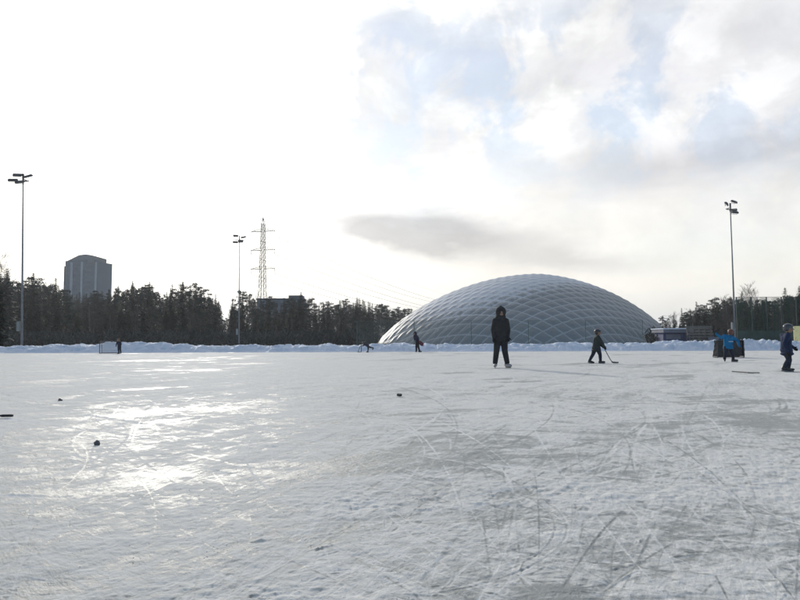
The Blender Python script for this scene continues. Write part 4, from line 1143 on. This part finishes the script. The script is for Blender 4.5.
# ------------------------------------------------------------------ goals
def goal(x, ybot, wd, ht, dp, label, rz, netm, tarp=False):
    d = F * H / (ybot - HOR(x))
    r = empty('hockey_goal', (gx(x, d), d, .014), rz); tag(r, label, 'hockey goal')
    w2 = wd / 2
    for s_ in (-1, 1): MB().tube([(s_ * w2, 0, 0), (s_ * w2, 0, ht)], .024, 10).build('post', M['goal'], r)
    MB().tube([(-w2, 0, ht), (w2, 0, ht)], .024, 10).build('crossbar', M['goal'], r)
    MB().tube([(-w2, 0, .025), (-w2, dp, .025), (w2, dp, .025), (w2, 0, .025)], .026, 8).build('base_frame', M['goal'], r)
    for s_ in (-1, 1): MB().tube([(s_ * w2, 0, ht), (s_ * w2 * .95, dp * .45, ht), (s_ * w2, dp, .03)], .018, 8).build('side_stay', M['goal'], r)
    nb = MB()
    top = lambda f: (Vector((f * w2, dp * .45, ht)), Vector((f * w2, dp, .03)))
    if not tarp:
        n = 26
        for k in range(n + 1):
            f = -1 + 2 * k / n; a, b_ = top(f); nb.tube([(f * w2, 0, ht), a, b_], .006, 3, False)
        for k in range(12):
            f = k / 12; z_ = ht * (1 - f); yb2 = dp * (.45 + .55 * f)
            nb.tube([(-w2, 0, z_), (-w2, yb2, z_), (w2, yb2, z_), (w2, 0, z_)], .006, 3, False)
        nb.build('net', netm, r)
    else:
        def sheet(name, p00, p10, p11, p01, nx=14, nz=10):
            vs = []; p00, p10, p11, p01 = map(Vector, (p00, p10, p11, p01))
            nrm = (p10 - p00).cross(p01 - p00).normalized()
            for i in range(nx + 1):
                for j in range(nz + 1):
                    a = p00.lerp(p10, i / nx); b_ = p01.lerp(p11, i / nx); p = a.lerp(b_, j / nz)
                    p = p + nrm * (.018 * math.sin(i * 1.3 + j * .5) + .012 * math.sin(j * 1.9 + i * .4)); vs.append(p)
            fs = [(i * (nz + 1) + j, (i + 1) * (nz + 1) + j, (i + 1) * (nz + 1) + j + 1, i * (nz + 1) + j + 1) for i in range(nx) for j in range(nz)]
            m_ = MB(); m_.add(vs, fs); o = m_.build(name, M['tarp'], r, True); so_ = o.modifiers.new('s', 'SOLIDIFY'); so_.thickness = .006
        sheet('back_tarpaulin', (-w2, .03, .06), (w2, .03, .06), (w2, .03, ht), (-w2, .03, ht))
        sheet('side_tarpaulin', (-w2 - .02, 0, .06), (-w2 - .02, dp, .06), (-w2 - .02, dp * .45, ht), (-w2 - .02, 0, ht))
        sheet('side_tarpaulin', (w2 + .02, 0, .06), (w2 + .02, dp, .06), (w2 + .02, dp * .45, ht), (w2 + .02, 0, ht))
        sheet('top_tarpaulin', (-w2, 0, ht + .01), (w2, 0, ht + .01), (w2, dp * .45, ht + .01), (-w2, dp * .45, ht + .01))
    return r


goal(110, 353.6, 1.28, .84, .5, 'small dark hockey goal with a thin net at the far left of the rink', 0.12, M['gnet'])
goal(729.5, 357.8, 1.20, .76, .38, 'black tarpaulin-covered hockey goal behind the child in blue', 0.05, M['gnet'], True)

# ------------------------------------------------------------------ things on the ice
a = p2g(730, 372.4); b_ = p2g(751.5, 373.8)
mx, my = a
Lx, Ly = b_[0] - a[0], b_[1] - a[1]
sr = empty('hockey_stick', (mx, my, .018)); tag(sr, 'thin dark hockey stick lying alone on the ice left of the navy-jacketed child', 'hockey stick')
MB().tube([(0, 0, .012), (Lx * .35, Ly * .75, .014), (Lx * .6, Ly * 1.1, .014)], .013, 6).build('shaft', M['stickw'], sr)
bb = MB(); bb.box((0, 0, 0), (.30, .05, .022)); bo = bb.build('blade', M['stickw'], sr, bevel=.008); bo.location = (Lx * .8, Ly * 1.06, .015); bo.rotation_euler = (0, 0, .12)
a = p2g(15.8, 418.4)
sk = empty('hockey_stick', (a[0], a[1], .022)); tag(sk, 'black hockey stick shaft lying on the ice, entering from the left edge', 'hockey stick')
d_ = Vector((-1, -.15, 0)).normalized()
rt = Matrix.Rotation(math.atan2(d_.y, d_.x), 3, 'Z')
MB().box(d_ * .62 + Vector((0, 0, .018)), (1.24, .030, .020), rt).build('shaft', M['stick'], sk, bevel=.004)
MB().box(d_ * .05 + Vector((0, 0, .018)), (.11, .037, .027), rt).build('butt_end', M['black'], sk, bevel=.006)
MB().box(d_ * 1.36 + Vector((0, .04, .018)), (.30, .015, .07), rt).build('blade', M['tape'], sk, bevel=.004)
a = p2g(399, 396.3)
pk = MB().tube([(0, 0, 0), (0, 0, .003), (0, 0, .025), (0, 0, .028)], [.035, .038, .038, .035], 32).build('ice_hockey_puck', M['puck'], None)
pk.location = (a[0], a[1], .016); pk.rotation_euler = (.12, .05, 0); tag(pk, 'black ice hockey puck lying in the middle of the rink', 'puck')


def lump(x, y, w_, h_, seed, label, m_):
    a = p2g(x, y); bm = bmesh.new(); bmesh.ops.create_icosphere(bm, subdivisions=4, radius=1)
    for v in bm.verts:
        n = mnoise.noise(v.co * 1.3 + Vector((seed, 0, 0))); n2_ = mnoise.noise(v.co * 3.5 + Vector((0, seed, 0)))
        v.co *= 1 + .45 * n + .16 * n2_; v.co = Vector((v.co.x * w_ / 2, v.co.y * w_ / 2, (v.co.z + .6) * h_ / 1.6))
    me = bpy.data.meshes.new('ice_lump'); bm.to_mesh(me); bm.free(); me.materials.append(m_); me.polygons.foreach_set('use_smooth', [True] * len(me.polygons))
    o = bpy.data.objects.new('ice_lump', me); COL.objects.link(o); o.location = (a[0], a[1], .008); o.rotation_euler = (0, 0, seed)
    tag(o, label, 'ice lump', 'dirty ice lumps on the rink'); return o


lump(100.3, 444.3, .038, .036, 1.2, 'largest dark lump of dirty ice on the sunlit left of the rink', M['lump'])
lump(62.5, 401, .055, .035, 3.3, 'small dark ice lump behind the largest one, nearer the far left', M['lump'])

# loose snow crumbs kicked up by skates
V = []; Q = []; rd = np.random.default_rng(3)
tet = np.array([(1, 1, 1), (-1, -1, 1), (-1, 1, -1), (1, -1, -1)], float); tf = np.array([(0, 1, 2), (0, 3, 1), (0, 2, 3), (1, 3, 2)])
cl_ = [(rd.uniform(-.7, .7), 1.5 * 14 ** rd.random()) for _ in range(110)]
for a_, r_ in cl_:
    x0, y0 = r_ * math.sin(a_), r_ * math.cos(a_)
    for _ in range(int(rd.integers(5, 34))):
        u_ = rd.normal(0, .16 + .02 * r_), rd.normal(0, .05 + .01 * r_); sz = rd.uniform(.0006, .0017) * (1 + .05 * r_)
        x_, y_ = x0 + u_[0] + .25 * u_[1], y0 + u_[1] + .3 * u_[0]
        n0 = len(V) * 4; A_ = rd.normal(size=(3, 3)); A_, _r = np.linalg.qr(A_)
        V.append(tet @ A_ * sz * rd.uniform(.7, 1.3, 3) + np.array([x_, y_, .0185 + sz * .3])); Q.append(tf + n0)
cr_ = np_mesh('snow_crumbs', np.vstack(V), np.vstack(Q), m_snow, smooth=False)
tag(cr_, 'loose snow crumbs scraped up by skates on the ice', 'snow crumbs', kind='stuff')

# ------------------------------------------------------------------ thin haze volume, added to lift the dark forest as lens flare does
hz_m = bpy.data.materials.new('haze'); hz_m.use_nodes = True; t = hz_m.node_tree; t.nodes.clear()
pv_ = t.nodes.new('ShaderNodeVolumePrincipled'); pv_.inputs['Color'].default_value = (.93, .96, 1, 1); pv_.inputs['Density'].default_value = .00029; pv_.inputs['Anisotropy'].default_value = .3
oo = t.nodes.new('ShaderNodeOutputMaterial'); t.links.new(pv_.outputs[0], oo.inputs['Volume'])
hb = MB(); hb.box((0, 1200, 69), (5600, 7600, 142)); ho = hb.build('haze', hz_m); tag(ho, 'thin added haze over the rink and forest, standing in for lens flare', kind='stuff')
